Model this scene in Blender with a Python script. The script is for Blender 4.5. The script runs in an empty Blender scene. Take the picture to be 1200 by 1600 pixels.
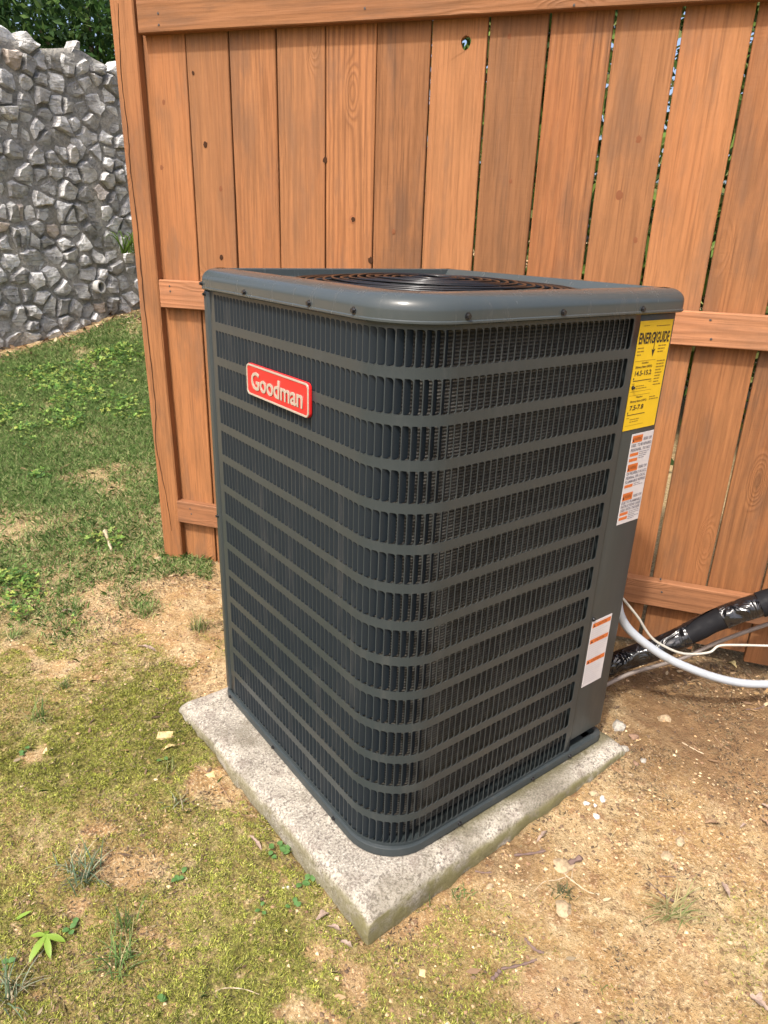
import bpy, bmesh, math, random
import numpy as np
from mathutils import Vector, Matrix, noise as mnoise
R = math.radians
random.seed(7); rng = np.random.default_rng(7)
sc = bpy.context.scene
col = sc.collection

# ------------------------------------------------------------------ camera
S = 0.737                                   # side of the square condenser, metres
CAM = np.array([-0.65236, -0.81611, 1.22453])
yaw, pit, rol = R(52.3885), R(21.7944), R(2.1366)
F_ = np.array([math.cos(yaw)*math.cos(pit), math.sin(yaw)*math.cos(pit), -math.sin(pit)])
r_ = np.cross(F_, [0, 0, 1]); r_ /= np.linalg.norm(r_); u_ = np.cross(r_, F_)
R_ = r_*math.cos(rol) + u_*math.sin(rol); U_ = -r_*math.sin(rol) + u_*math.cos(rol)
FP = 1080.0                                 # focal length in photo pixels (1200 wide)
cd = bpy.data.cameras.new('camera'); cam = bpy.data.objects.new('camera', cd); col.objects.link(cam)
cd.sensor_fit = 'HORIZONTAL'; cd.sensor_width = 36; cd.lens = 36*FP/1200
cd.clip_start = 0.02; cd.clip_end = 1000
m = Matrix.Identity(4)
for i in range(3):
    m[i][0], m[i][1], m[i][2], m[i][3] = R_[i], U_[i], -F_[i], CAM[i]
cam.matrix_world = m
sc.camera = cam

# ------------------------------------------------------------------ world, sun, exposure
SUN_AZ, SUN_EL = R(203), R(56)
w = bpy.data.worlds.new('World'); sc.world = w; w.use_nodes = True
nt = w.node_tree; bg = nt.nodes['Background']
sky = nt.nodes.new('ShaderNodeTexSky'); sky.sky_type = 'NISHITA'; sky.sun_disc = False
sdir = Vector((math.cos(SUN_EL)*math.cos(SUN_AZ), math.cos(SUN_EL)*math.sin(SUN_AZ), math.sin(SUN_EL)))
sky.sun_elevation = SUN_EL; sky.sun_rotation = math.atan2(sdir.x, sdir.y)
sky.air_density = 0.8; sky.dust_density = 6.0; sky.ozone_density = 1.0
nt.links.new(sky.outputs[0], bg.inputs[0]); bg.inputs[1].default_value = 0.15
sl = bpy.data.lights.new('sun', 'SUN'); sun = bpy.data.objects.new('sun', sl); col.objects.link(sun)
sl.energy = 2.2; sl.angle = R(2.5); sl.color = (1.0, 0.965, 0.90)
sun.rotation_euler = sdir.to_track_quat('Z', 'Y').to_euler(); sun.location = (-3, 2, 6)
vs = sc.view_settings
vs.view_transform = 'Standard'; vs.look = 'None'; vs.exposure = 1.12; vs.gamma = 1; vs.use_curve_mapping = False

# ------------------------------------------------------------------ pixel helpers
def ray(p): return F_ + R_*(p[0]-600)/FP - U_*(p[1]-800)/FP
def project(P):
    d = P - CAM; z = d@F_; z2 = np.where(np.abs(z) < 1e-6, 1e-6, z)
    return 600+FP*(d@R_)/z2, 800-FP*(d@U_)/z2, z
US = [-5, -1.0, -.1, .45, 1.45, 2.2, 4.5, 6, 10, 400]; ZS = [-.25, -.13, -.07, -.035, 0, .03, .22, .32, .38, .4]
def gbase(x, y):
    u = np.asarray(x)*.610+np.asarray(y)*.792; a = np.clip((np.asarray(x)-.35)/1.3, 0, 1); b = np.clip((u-3.3)/1.6, 0, 1)
    return np.interp(u, US, ZS)+.15*a*a*(3-2*a)*b*b*(3-2*b)
_tab = np.random.default_rng(3).random((256, 256))
def vnoise(x, y):
    x = np.asarray(x, float); y = np.asarray(y, float)
    xi = np.floor(x).astype(int); yi = np.floor(y).astype(int); fx = x-xi; fy = y-yi
    fx = fx*fx*(3-2*fx); fy = fy*fy*(3-2*fy)
    a = _tab[xi % 256, yi % 256]; b = _tab[(xi+1) % 256, yi % 256]; c = _tab[xi % 256, (yi+1) % 256]; d = _tab[(xi+1) % 256, (yi+1) % 256]
    return (a*(1-fx)+b*fx)*(1-fy)+(c*(1-fx)+d*fx)*fy
def fbm(x, y, o=4):
    s = 0; a = .5; t = 0
    for k in range(o):
        s = s+a*vnoise(x*2**k+17.3*k, y*2**k+5.1*k); t += a; a *= .5
    return s/t
PAD = [(-.074, -.064), (.775, -.058), (.775, .80), (-.128, .775)]
def pad_d(x, y):
    """signed distance-like value, negative inside the pad"""
    v = None
    for i in range(4):
        a = PAD[i]; b = PAD[(i+1) % 4]; ex, ey = b[0]-a[0], b[1]-a[1]; L = math.hypot(ex, ey)
        q = ((x-a[0])*ey-(y-a[1])*ex)/L
        v = q if v is None else np.maximum(v, q)
    return v
def gz(x, y):
    x = np.asarray(x, float); y = np.asarray(y, float)
    z = gbase(x, y)+(fbm(x*2.2+9, y*2.2, 3)-.5)*.035+(fbm(x*14, y*14, 3)-.5)*.012
    r2 = np.hypot(x, y)
    z = z+np.clip((r2-12)/60, 0, 1)*(fbm(x*.05, y*.05, 2)-.5)*3
    d = pad_d(x, y)
    z = np.where(d < .0, z-np.clip(-d/.03, 0, 1)*.06, z)
    return z
def ong(p):
    D = ray(p); k = np.linspace(.3, 14, 5000); P = CAM+D*k[:, None]
    h = P[:, 2]-gz(P[:, 0], P[:, 1]); i = int(np.argmax(h < 0)); return P[i]
def onR(p, y=0.006): D = ray(p); return CAM+D*(y-CAM[1])/D[1]
def onL(p, x=0.006): D = ray(p); return CAM+D*(x-CAM[0])/D[0]
FA = R(-55.489); fd = np.array([math.cos(FA), math.sin(FA)]); fn = np.array([-fd[1], fd[0]]); FO = 1.1062
def fpos(t, z, o=FO): q = fn*o+fd*t; return Vector((q[0], q[1], z))
def onf(p, o=FO): D = ray(p); return CAM+D*(o-CAM[:2]@fn)/(D[:2]@fn)
def onft(p, o=FO): P = onf(p, o); return float(P[:2]@fd), float(P[2])

# ------------------------------------------------------------------ object helpers
def tag(o, label=None, cat=None, group=None, kind=None):
    for k, v in (('label', label), ('category', cat), ('group', group), ('kind', kind)):
        if v: o[k] = v
    return o
def empty(name, loc=(0, 0, 0)):
    o = bpy.data.objects.new(name, None); o.empty_display_size = .05; o.location = loc; col.objects.link(o); return o
def link(name, me, mat=None, parent=None, loc=None):
    o = bpy.data.objects.new(name, me); col.objects.link(o)
    if mat and not me.materials: me.materials.append(mat)
    if parent is not None:
        o.parent = parent
        if parent.type == 'EMPTY' or True:
            o.matrix_parent_inverse = parent_inv(parent)
    if loc is not None: o.location = loc
    return o
_pm = {}
def parent_inv(p):
    # world matrix from the chain (no depsgraph update needed)
    M = world(p); return M.inverted()
def world(o):
    M = o.matrix_basis.copy()
    if o.parent: M = world(o.parent) @ o.matrix_parent_inverse @ M
    return M
def mesh(name, v, f, smooth=False, sharp=None):
    me = bpy.data.meshes.new(name); me.from_pydata([tuple(map(float, p)) for p in v], [], f); me.update()
    if smooth or sharp:
        me.polygons.foreach_set('use_smooth', [True]*len(me.polygons))
        if sharp: me.set_sharp_from_angle(angle=R(sharp))
    return me
def bm_mesh(name, bm, smooth=False, sharp=None):
    me = bpy.data.meshes.new(name); bm.normal_update(); bm.to_mesh(me); bm.free()
    if smooth or sharp:
        me.polygons.foreach_set('use_smooth', [True]*len(me.polygons))
        if sharp: me.set_sharp_from_angle(angle=R(sharp))
    return me
def soup(name, V, n, cols, mat):
    """V: (k*n,3) vertices in groups of n making one polygon each; cols (k,3)"""
    k = len(V)//n
    me = bpy.data.meshes.new(name)
    me.vertices.add(len(V)); me.vertices.foreach_set('co', np.asarray(V, np.float32).ravel())
    me.loops.add(len(V)); me.loops.foreach_set('vertex_index', np.arange(len(V), dtype=np.int32))
    me.polygons.add(k); me.polygons.foreach_set('loop_start', np.arange(0, len(V), n, dtype=np.int32))
    me.update(calc_edges=True)
    at = me.attributes.new('col', 'FLOAT_COLOR', 'POINT')
    c4 = np.ones((len(V), 4), np.float32); c4[:, :3] = np.repeat(cols, n, axis=0); at.data.foreach_set('color', c4.ravel())
    me.materials.append(mat); return me
def tube_mesh(name, pts, rad, seg=10, caps=True, jit=0.0):
    pts = [Vector(p) for p in pts]; v = []; f = []
    n = None; rads = rad if hasattr(rad, '__len__') else [rad]*len(pts)
    for i, p in enumerate(pts):
        t = (pts[min(i+1, len(pts)-1)]-pts[max(i-1, 0)]).normalized()
        if n is None: n = t.orthogonal().normalized()
        n = (n-t*n.dot(t)).normalized(); b = t.cross(n)
        for k in range(seg):
            a = 2*math.pi*k/seg; rr = rads[i]*(1+jit*(random.random()-.5))
            v.append(p+(n*math.cos(a)+b*math.sin(a))*rr)
    for i in range(len(pts)-1):
        for k in range(seg):
            f.append((i*seg+k, i*seg+(k+1) % seg, (i+1)*seg+(k+1) % seg, (i+1)*seg+k))
    if caps: f.append(tuple(range(seg))[::-1]); f.append(tuple(range((len(pts)-1)*seg, len(pts)*seg)))
    return mesh(name, v, f, sharp=50)
def spline(P, n):
    P = [Vector(p) for p in P]; Q = [P[0]*2-P[1]]+P+[P[-1]*2-P[-2]]; out = []
    for i in range(1, len(Q)-2):
        for k in range(n):
            t = k/n; a, b, c, d = Q[i-1:i+3]
            out.append(.5*((2*b)+(c-a)*t+(2*a-5*b+4*c-d)*t*t+(3*b-a-3*c+d)*t**3))
    out.append(P[-1]); return out
def box_bm(x0, x1, y0, y1, z0, z1, bev=0, seg=2, bm=None):
    b2 = bmesh.new(); bmesh.ops.create_cube(b2, size=1)
    for vv in b2.verts: vv.co = Vector(((x0+x1)/2+vv.co.x*(x1-x0), (y0+y1)/2+vv.co.y*(y1-y0), (z0+z1)/2+vv.co.z*(z1-z0)))
    if bev: bmesh.ops.bevel(b2, geom=b2.edges[:], offset=bev, segments=seg, affect='EDGES', profile=.5)
    return b2

# ------------------------------------------------------------------ materials
class NT:
    def __init__(s, name):
        s.m = bpy.data.materials.new(name); s.m.use_nodes = True; s.t = s.m.node_tree; s.n = s.t.nodes
        s.b = s.n['Principled BSDF']; s.out = s.n['Material Output']
    def new(s, t, **kw):
        x = s.n.new('ShaderNode'+t)
        for k, v in kw.items(): setattr(x, k, v)
        return x
    def put(s, sock, v):
        if isinstance(v, bpy.types.NodeSocket): s.t.links.new(v, sock)
        elif v is not None: sock.default_value = v
    def math(s, op, a, b=None, c=None, clamp=False):
        x = s.new('Math', operation=op, use_clamp=clamp)
        for i, q in enumerate((a, b, c)): s.put(x.inputs[i], q)
        return x.outputs[0]
    def mapr(s, v, a, b, c=0, d=1, smooth=True):
        x = s.new('MapRange'); x.interpolation_type = 'SMOOTHSTEP' if smooth else 'LINEAR'
        for i, q in enumerate((v, a, b, c, d)): s.put(x.inputs[i], q)
        return x.outputs[0]
    def mix(s, f, a, b, bt='MIX'):
        x = s.new('Mix', data_type='RGBA', blend_type=bt); s.put(x.inputs[0], f)
        for i, q in ((6, a), (7, b)):
            s.put(x.inputs[i], (*q, 1) if isinstance(q, tuple) and len(q) == 3 else q)
        return x.outputs[2]
    def noise(s, vec, scale, det=4, rough=.55, dist=0):
        x = s.new('TexNoise'); s.put(x.inputs['Vector'], vec); x.inputs['Scale'].default_value = scale
        x.inputs['Detail'].default_value = det; x.inputs['Roughness'].default_value = rough; x.inputs['Distortion'].default_value = dist
        return x.outputs[0]
    def vor(s, vec, scale, feat='F1', rnd=1):
        x = s.new('TexVoronoi', feature=feat); s.put(x.inputs['Vector'], vec); x.inputs['Scale'].default_value = scale; x.inputs['Randomness'].default_value = rnd
        return x.outputs[0]
    def vscale(s, vec, sx, sy, sz):
        x = s.new('VectorMath', operation='MULTIPLY'); s.put(x.inputs[0], vec); x.inputs[1].default_value = (sx, sy, sz); return x.outputs[0]
    def vadd(s, a, b):
        x = s.new('VectorMath', operation='ADD'); s.put(x.inputs[0], a); s.put(x.inputs[1], b); return x.outputs[0]
    def obj(s): return s.new('TexCoord').outputs['Object']
    def geo(s): return s.new('NewGeometry').outputs['Position']
    def rand(s): return s.new('ObjectInfo').outputs['Random']
    def attr(s, name): return s.new('Attribute', attribute_name=name).outputs['Color']
    def bump(s, h, strength=.5, dist=.01):
        x = s.new('Bump'); x.inputs['Strength'].default_value = strength; x.inputs['Distance'].default_value = dist
        s.put(x.inputs['Height'], h); s.t.links.new(x.outputs[0], s.b.inputs['Normal']); return x
    def base(s, c): s.put(s.b.inputs['Base Color'], (*c, 1) if isinstance(c, tuple) and len(c) == 3 else c)
    def rough(s, v): s.put(s.b.inputs['Roughness'], v)
    def spec(s, v): s.b.inputs['Specular IOR Level'].default_value = v
def simple(name, c, rough=.5, spec=.5, metal=0):
    k = NT(name); k.base(c); k.rough(rough); k.spec(spec); k.b.inputs['Metallic'].default_value = metal; return k.m

def wood(name, light, dark, knots=True, sat=1):
    k = NT(name); o = k.obj(); rd = k.rand()
    cmb = k.new('CombineXYZ'); k.put(cmb.inputs[0], k.math('MULTIPLY', rd, 37.0)); k.put(cmb.inputs[2], k.math('MULTIPLY', rd, 91.0))
    p = k.vadd(o, cmb.outputs[0])
    sep = k.new('SeparateXYZ'); k.put(sep.inputs[0], p)
    so = k.new('SeparateXYZ'); k.put(so.inputs[0], o)
    kv = k.vor(k.vscale(p, 9, 0, 2.6), 1.0)
    kn = k.mapr(kv, .0, .30, 1, 0)
    warp = k.math('MULTIPLY', k.math('SUBTRACT', k.noise(k.vscale(p, 6, 3, .9), 1.0, 2), .5), 9.0)
    # growth rings cut along the plank: wide cathedral arches in the middle, straight grain at the sides
    xc = k.math('MULTIPLY', so.outputs[0], 60.0)
    arch = k.math('POWER', k.math('ABSOLUTE', xc), 1.35)
    ph = k.math('ADD', k.math('ADD', k.math('MULTIPLY', arch, k.mapr(rd, 0, 1, .7, 1.5, False)), k.math('MULTIPLY', sep.outputs[2], 3.0)), k.math('ADD', warp, k.math('MULTIPLY', kn, 14.0)))
    ring = k.math('SINE', k.math('MULTIPLY', ph, 2.6))
    ring = k.math('MULTIPLY_ADD', ring, .5, .5)
    ring = k.math('POWER', ring, 1.8)
    fib = k.noise(k.vscale(p, 190, 190, 5), 1.0, 4, .7)
    saw = k.noise(k.vscale(p, 10, 10, 160), 1.0, 2, .5)
    patch = k.noise(k.vscale(p, 9, 9, 2.0), 1.0, 5, .68)
    hue = k.noise(k.vscale(p, 3, 3, 1.0), 1.0, 2)
    c = k.mix(k.math('MULTIPLY', ring, k.mapr(k.math('FRACT', k.math('MULTIPLY', rd, 7.3)), .2, 1, .10, .55, False)), light, dark)
    c = k.mix(k.mapr(fib, .48, .66, 0, .50), c, tuple(q*.7 for q in dark))
    c = k.mix(k.mapr(fib, .44, .32, 0, .35), c, tuple(min(1, q*1.35) for q in light))
    c = k.mix(k.mapr(hue, .4, .65, 0, .45), c, tuple(q*s for q, s in zip(light, (.86, .70, .62))))
    c = k.mix(k.mapr(patch, .46, .66, 0, .70), c, (.10, .054, .032))
    c = k.mix(k.mapr(k.noise(k.vscale(p, 30, 30, 5), 1.0, 5, .7), .42, .68, 0, .55), c, tuple(q*.55 for q in light))
    c = k.mix(k.mapr(k.noise(k.vscale(p, 150, 150, 2.5), 1.0, 3, .6), .55, .70, 0, .35), c, tuple(q*.5 for q in dark))
    v = k.mapr(rd, 0, 1, .80, 1.34, False)
    c = k.mix(k.mapr(k.math('FRACT', k.math('MULTIPLY', rd, 13.7)), 0, 1, 0, .45, False), c, tuple(q*s for q, s in zip(light, (.80, .90, 1.05))))
    cv = k.new('HueSaturation'); cv.inputs['Saturation'].default_value = sat; k.put(cv.inputs['Value'], v); k.put(cv.inputs['Color'], c)
    c = cv.outputs[0]
    if knots:
        c = k.mix(k.mapr(kv, .035, .12, .55, 0), c, (.10, .045, .02))
    k.base(c); k.rough(k.mapr(fib, .3, .7, .62, .85)); k.spec(.25)
    h = k.math('ADD', k.math('MULTIPLY', ring, .5), k.math('ADD', k.math('MULTIPLY', fib, .6), k.math('MULTIPLY', saw, .35)))
    k.bump(h, .8, .0016)
    return k.m
WOOD = wood('stained_cedar', (.268, .112, .041), (.085, .031, .0125))
WOOD2 = wood('weathered_rail_wood', (.30, .130, .057), (.135, .052, .022))
DARKWOOD = simple('dark_knot', (.045, .02, .01), .9, .1)
NAILM = simple('nail_metal', (.06, .05, .045), .6, .3)

def soil_mat():
    k = NT('ground_soil'); p = k.geo(); a = k.attr('gm')
    sp = k.new('SeparateColor'); k.put(sp.inputs[0], a)
    n1 = k.noise(p, 3.0, 4); n2 = k.noise(p, 26, 5, .65); n3 = k.noise(p, 140, 4, .7); n4 = k.noise(p, 9, 4, .6)
    c = k.mix(k.mapr(n1, .35, .65), (.33, .205, .088), (.41, .28, .13))
    c = k.mix(k.mapr(n4, .42, .62, 0, .85), c, (.45, .34, .185))
    c = k.mix(k.mapr(n2, .52, .66, 0, .75), c, (.26, .14, .07))
    c = k.mix(k.mapr(n3, .54, .66, 0, .8), c, (.66, .52, .33))
    c = k.mix(k.mapr(n3, .46, .32, 0, .85), c, (.12, .075, .04))
    n5 = k.noise(p, 62, 6, .75, .6); n6 = k.noise(p, 1.4, 3)
    c = k.mix(k.math('MULTIPLY', k.mapr(n5, .53, .61, 0, .85), k.mapr(k.noise(p, 4.5, 4, .6), .42, .60, .15, 1)), c, (.15, .092, .05))
    c = k.mix(k.mapr(n5, .43, .34, 0, .6), c, (.64, .52, .34))
    c = k.mix(k.mapr(n6, .5, .68, 0, .5), c, (.27, .145, .07))
    c = k.mix(k.math('MULTIPLY', sp.outputs[2], k.mapr(n2, .2, .6, .45, .8)), c, (.15, .088, .045))  # dark brown soil: part real dampness, part shadow painted into the colour
    mo = k.math('MULTIPLY', sp.outputs[0], k.mapr(n2, .30, .50))
    mc = k.mix(k.mapr(n3, .4, .62), (.070, .070, .018), (.21, .20, .045))
    c = k.mix(k.math('MULTIPLY', mo, .92), c, mc)
    gc = k.mix(k.mapr(n3, .4, .6), (.17, .14, .07), (.40, .31, .18))
    c = k.mix(k.math('MULTIPLY', sp.outputs[1], .85), c, gc)
    k.base(c); k.rough(.95); k.spec(.12)
    h = k.math('ADD', k.math('MULTIPLY', n2, .9), k.math('ADD', k.math('MULTIPLY', n3, .5), k.math('MULTIPLY', k.noise(p, 420, 3, .7), .2)))
    k.bump(h, 1.0, .016)
    return k.m
def attr_mat(name, rough=.7, trans=.35, spec=.2):
    k = NT(name); c = k.attr('col'); k.base(c); k.rough(rough); k.spec(spec)
    if trans:
        t = k.new('BsdfTranslucent'); k.put(t.inputs[0], c); mx = k.new('MixShader'); mx.inputs[0].default_value = trans
        k.t.links.new(k.b.outputs[0], mx.inputs[1]); k.t.links.new(t.outputs[0], mx.inputs[2]); k.t.links.new(mx.outputs[0], k.out.inputs[0])
    return k.m
PLANT = attr_mat('plant_matter'); LITTER = attr_mat('dry_matter', .85, .1, .15); GRAVELM = attr_mat('gravel_stone', .9, 0, .2)

def concrete_mat():
    k = NT('weathered_concrete'); p = k.geo(); n = k.new('NewGeometry').outputs['Normal']
    sn = k.new('SeparateXYZ'); k.put(sn.inputs[0], n); sp = k.new('SeparateXYZ'); k.put(sp.inputs[0], p)
    n1 = k.noise(p, 5, 4); sp1 = k.noise(p, 190, 3, .75); sp2 = k.noise(p, 80, 5, .75); n2 = k.noise(p, 18, 5, .6)
    c = k.mix(k.mapr(n1, .35, .65), (.25, .225, .185), (.40, .365, .30))
    c = k.mix(k.math('MULTIPLY', k.mapr(sp2, .51, .60, 0, .80), k.mapr(k.noise(p, 9, 3), .36, .56, .35, 1)), c, (.10, .082, .070))
    c = k.mix(k.mapr(sp1, .53, .61, 0, .70), c, (.085, .07, .06))
    c = k.mix(k.mapr(sp1, .45, .36, 0, .6), c, (.55, .51, .44))
    c = k.mix(k.mapr(n2, .50, .70, 0, .55), c, (.15, .12, .10))
    c = k.mix(k.math('MULTIPLY', k.mapr(k.noise(p, 3.3, 4, .65), .46, .62), .6), c, (.115, .10, .070))
    # algae on the low side faces and beside the grille, where water runs off
    side = k.math('MULTIPLY', k.mapr(sn.outputs[2], .75, .25), k.mapr(n2, .30, .55))
    c = k.mix(k.math('MULTIPLY', side, k.mapr(sp.outputs[1], -.04, .03, .85, .55)), c, (.15, .135, .055))
    drip = k.math('MULTIPLY', k.mapr(sp.outputs[1], -.035, .0), k.math('MULTIPLY', k.mapr(sp.outputs[0], .10, .25), k.mapr(k.math('ADD', n2, k.math('MULTIPLY', n1, .3)), .46, .64)))
    c = k.mix(k.math('MULTIPLY', drip, .85), c, (.085, .075, .035))
    k.base(c); k.rough(.92); k.spec(.2)
    k.bump(k.math('ADD', k.math('MULTIPLY', sp2, .8), k.math('ADD', k.math('MULTIPLY', sp1, .35), k.math('MULTIPLY', n2, 1.2))), .8, .004)
    return k.m
def paint_mat(name, c=(.028, .035, .037), rough=.28, sp_=.4):
    k = NT(name); p = k.obj(); n = k.noise(p, 7, 3); d = k.noise(p, 60, 4, .7)
    k.base(k.mix(k.mapr(n, .35, .7, 0, .12), c, (c[0]*1.25, c[1]*1.18, c[2]*1.08)))
    du = k.noise(k.vscale(p, 26, 26, 3.5), 1.0, 5, .7)
    cur = k.b.inputs['Base Color'].links[0].from_socket
    k.base(k.mix(k.mapr(du, .50, .74, 0, .16), cur, (.11, .10, .085)))
    k.rough(k.mapr(du, .35, .75, rough, rough+.16)); k.spec(sp_)
    k.bump(k.noise(p, 16, 2), .05, .004)
    return k.m
PAINT = paint_mat('grey_enamel'); GLOSS = paint_mat('grey_gloss_enamel', (.042, .050, .051), .16)
VANE = paint_mat('louver_enamel', (.012, .017, .022), .40, .25)
def coil_mat():
    k = NT('coil_fins'); p = k.obj(); s = k.new('SeparateXYZ'); k.put(s.inputs[0], p)
    z = s.outputs[2]; xy = k.math('SUBTRACT', s.outputs[0], s.outputs[1])
    tube = k.math('POWER', k.math('MULTIPLY_ADD', k.math('SINE', k.math('MULTIPLY', z, 2*math.pi/.0254)), .5, .5), 5)
    row = k.math('MULTIPLY_ADD', k.math('SINE', k.math('MULTIPLY', z, 2*math.pi/.0062)), .5, .5)
    fin = k.math('MULTIPLY_ADD', k.math('SINE', k.math('MULTIPLY', xy, 2*math.pi/.0021)), .5, .5)
    n = k.noise(p, 40, 3); big = k.noise(p, 14, 3)
    c = k.mix(k.math('POWER', row, .6), (.26, .245, .22), (.022, .021, .020))
    c = k.mix(k.math('MULTIPLY', fin, .25), c, (.04, .04, .04))
    c = k.mix(k.math('MULTIPLY', tube, .5), c, (.03, .03, .03))
    c = k.mix(k.mapr(big, .45, .62, 0, .5), c, (.05, .048, .045))
    k.base(c); k.rough(.45); k.b.inputs['Metallic'].default_value = .35
    k.bump(k.math('ADD', row, fin), .6, .0015)
    return k.m
COIL = coil_mat()
BLACK = simple('black_wire', (.008, .008, .009), .24, .35); DARK = simple('dark_interior', (.012, .013, .014), .7, .2)
SCREW = simple('screw_steel', (.035, .035, .038), .25, .5, .6)
RED = simple('badge_red', (.52, .014, .014), .33, .5); CREAM = simple('badge_silver', (.40, .345, .28), .30, .5, .25)
def paper(name, c):
    k = NT(name); n = k.noise(k.obj(), 30, 3); k.base(k.mix(k.mapr(n, .35, .7, 0, .3), c, tuple(q*.82 for q in c))); k.rough(.42); k.spec(.4); return k.m
YEL = paper('yellow_label', (.62, .40, .012)); WHT = paper('white_label', (.50, .47, .465)); INK = simple('black_ink', (.012, .010, .010), .5); OR = simple('orange_ink', (.50, .12, .020), .45); GINK = simple('grey_ink', (.16, .15, .17), .5); OLIVE = simple('small_print_ink', (.20, .12, .008), .5)

# ================================================================== SETTING: ground
def blob(px, py, cx, cy, rx, ry): return np.exp(-(((px-cx)/rx)**2+((py-cy)/ry)**2))
def sst(v, a, b): t = np.clip((v-a)/(b-a), 0, 1); return t*t*(3-2*t)
BARE = [(225, 1375, 75, 50), (150, 1300, 45, 22), (240, 965, 150, 42), (300, 905, 80, 45), (545, 1530, 40, 40), (650, 1450, 80, 48), (335, 1215, 70, 70), (90, 1030, 80, 14), (330, 1060, 60, 60), (700, 1390, 80, 40), (120, 1420, 40, 25), (880, 1560, 80, 50), (330, 1150, 45, 50), (480, 1590, 60, 30), (270, 1490, 25, 18), (60, 1180, 40, 18), (290, 1010, 60, 25)]
def masks(x, y):
    z = gbase(x, y); P = np.stack([x, y, z], -1); px, py, dz = project(P)
    ok = dz > .2; px = np.where(ok, px, 300); py = np.where(ok, py, 1700)
    px = np.clip(px, -900, 2200); py = np.clip(py, 300, 2600)
    n = fbm(x*7, y*7, 3)-.5; n2 = fbm(x*2.6+40, y*2.6, 3)-.5
    wx = px+n*160; wy = py+n*110
    bare = 0
    for b in BARE: bare = np.maximum(bare, blob(wx, wy, *b))
    bare = sst(bare, .35, .75)
    lim = np.interp(wy, [900, 1100, 1300, 1450, 1600, 2600], [330, 420, 560, 800, 1010, 1600])
    moss = sst(lim-wx, -70, 60)*sst(wy, 940, 1040)*(1-bare)
    moss = moss*np.clip(.80+n2*1.9, .15, 1)
    right = sst(wx, 620, 900)*sst(wy, 1360, 1480)*.45
    moss = np.maximum(moss, right*np.clip(.3+n2*3, 0, 1))
    # grass lawn left of and behind the fence post
    gl = sst(1000-wy, -20, 90)*sst(np.interp(wy, [880, 930, 1000], [330, 230, 150])-wx, -20, 60)
    back = sst((x*fn[0]+y*fn[1])-FO, .02, .25)*.9
    grass = np.maximum(gl, back*sst(960-wy, -200, 0))
    far = sst(np.hypot(x-CAM[0], y-CAM[1]), 3.2, 4.5)
    grass = np.maximum(grass, np.where(py < 960, far, 0)*.9)
    grass = np.maximum(grass, np.where(ok, 0, .6))
    wb = sst(fbm(x*1.3+3, y*1.3+8, 3), .42, .60)
    dist = np.clip(wdist(x, y), 0, 9)
    grass = grass*np.clip(.55+.45*wb, 0, 1)*sst(dist, .10, .55)
    damp_shade = sst(wx, 880, 1010)*sst(1270-wy, -30, 130)*sst(wy, 900, 1000)  # dark zone by the right fence: dampness plus a painted-in cast shadow
    damp_shade = np.maximum(damp_shade, blob(wx, wy, 800, 1345, 90, 30))  # extra dark patch at the pad's right foot
    return np.clip(moss, 0, 1), np.clip(grass, 0, 1), np.clip(damp_shade, 0, 1)
# the stone wall's foot line (needed by the lawn mask)
W1 = np.array([0.319, 5.769]); W2 = W1+2*np.array([math.cos(R(20)), math.sin(R(20))]); wd = (W2-W1)/np.linalg.norm(W2-W1); wn = np.array([-wd[1], wd[0]])
if wn@(CAM[:2]-W1) < 0: wn = -wn
def wdist(x, y): return (x-W1[0])*wn[0]+(y-W1[1])*wn[1]

def axis(c0, c1, step, far):
    a = list(np.arange(c0, c1, step)); s = step; v = a[-1]; hi = []
    while v < far: s *= 1.16; v += s; hi.append(v)
    s = step; v = a[0]; lo = []
    while v > -far: s *= 1.16; v -= s; lo.append(v)
    return np.array(lo[::-1]+a+hi)
gx = axis(-1.15, 1.65, .011, 320); gy = axis(-.85, 2.0, .011, 320)
X, Y = np.meshgrid(gx, gy, indexing='ij'); Z = gz(X, Y)
mo, gr, da = masks(X, Y)
clod = (fbm(X*40, Y*40, 3)-.5)*.016*(1-.5*mo)+mo*(fbm(X*48, Y*48, 2)-.35)*.020
near = np.clip(1.5-np.hypot(X-.3, Y-.4)/3, 0, 1)
Z = Z+clod*near
nx, ny = X.shape
V = np.stack([X, Y, Z], -1).reshape(-1, 3)
I = np.arange(nx*ny).reshape(nx, ny); Q = np.stack([I[:-1, :-1], I[1:, :-1], I[1:, 1:], I[:-1, 1:]], -1).reshape(-1, 4)
me = bpy.data.meshes.new('ground'); me.vertices.add(len(V)); me.vertices.foreach_set('co', V.astype(np.float32).ravel())
me.loops.add(Q.size); me.loops.foreach_set('vertex_index', Q.astype(np.int32).ravel()); me.polygons.add(len(Q)); me.polygons.foreach_set('loop_start', np.arange(0, Q.size, 4, dtype=np.int32))
me.update(calc_edges=True); me.polygons.foreach_set('use_smooth', [True]*len(Q))
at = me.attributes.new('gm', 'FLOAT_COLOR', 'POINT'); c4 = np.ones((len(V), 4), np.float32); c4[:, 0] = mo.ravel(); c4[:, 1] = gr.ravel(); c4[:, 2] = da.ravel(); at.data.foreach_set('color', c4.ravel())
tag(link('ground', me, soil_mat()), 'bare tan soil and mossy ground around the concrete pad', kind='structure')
def gtop(x, y):
    x = np.asarray(x, float); y = np.asarray(y, float)
    mo, gr, da = masks(x, y)
    cl = (fbm(x*40, y*40, 3)-.5)*.016*(1-.5*mo)+mo*(fbm(x*48, y*48, 2)-.35)*.020
    return gz(x, y)+cl*np.clip(1.5-np.hypot(x-.3, y-.4)/3, 0, 1)

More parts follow.
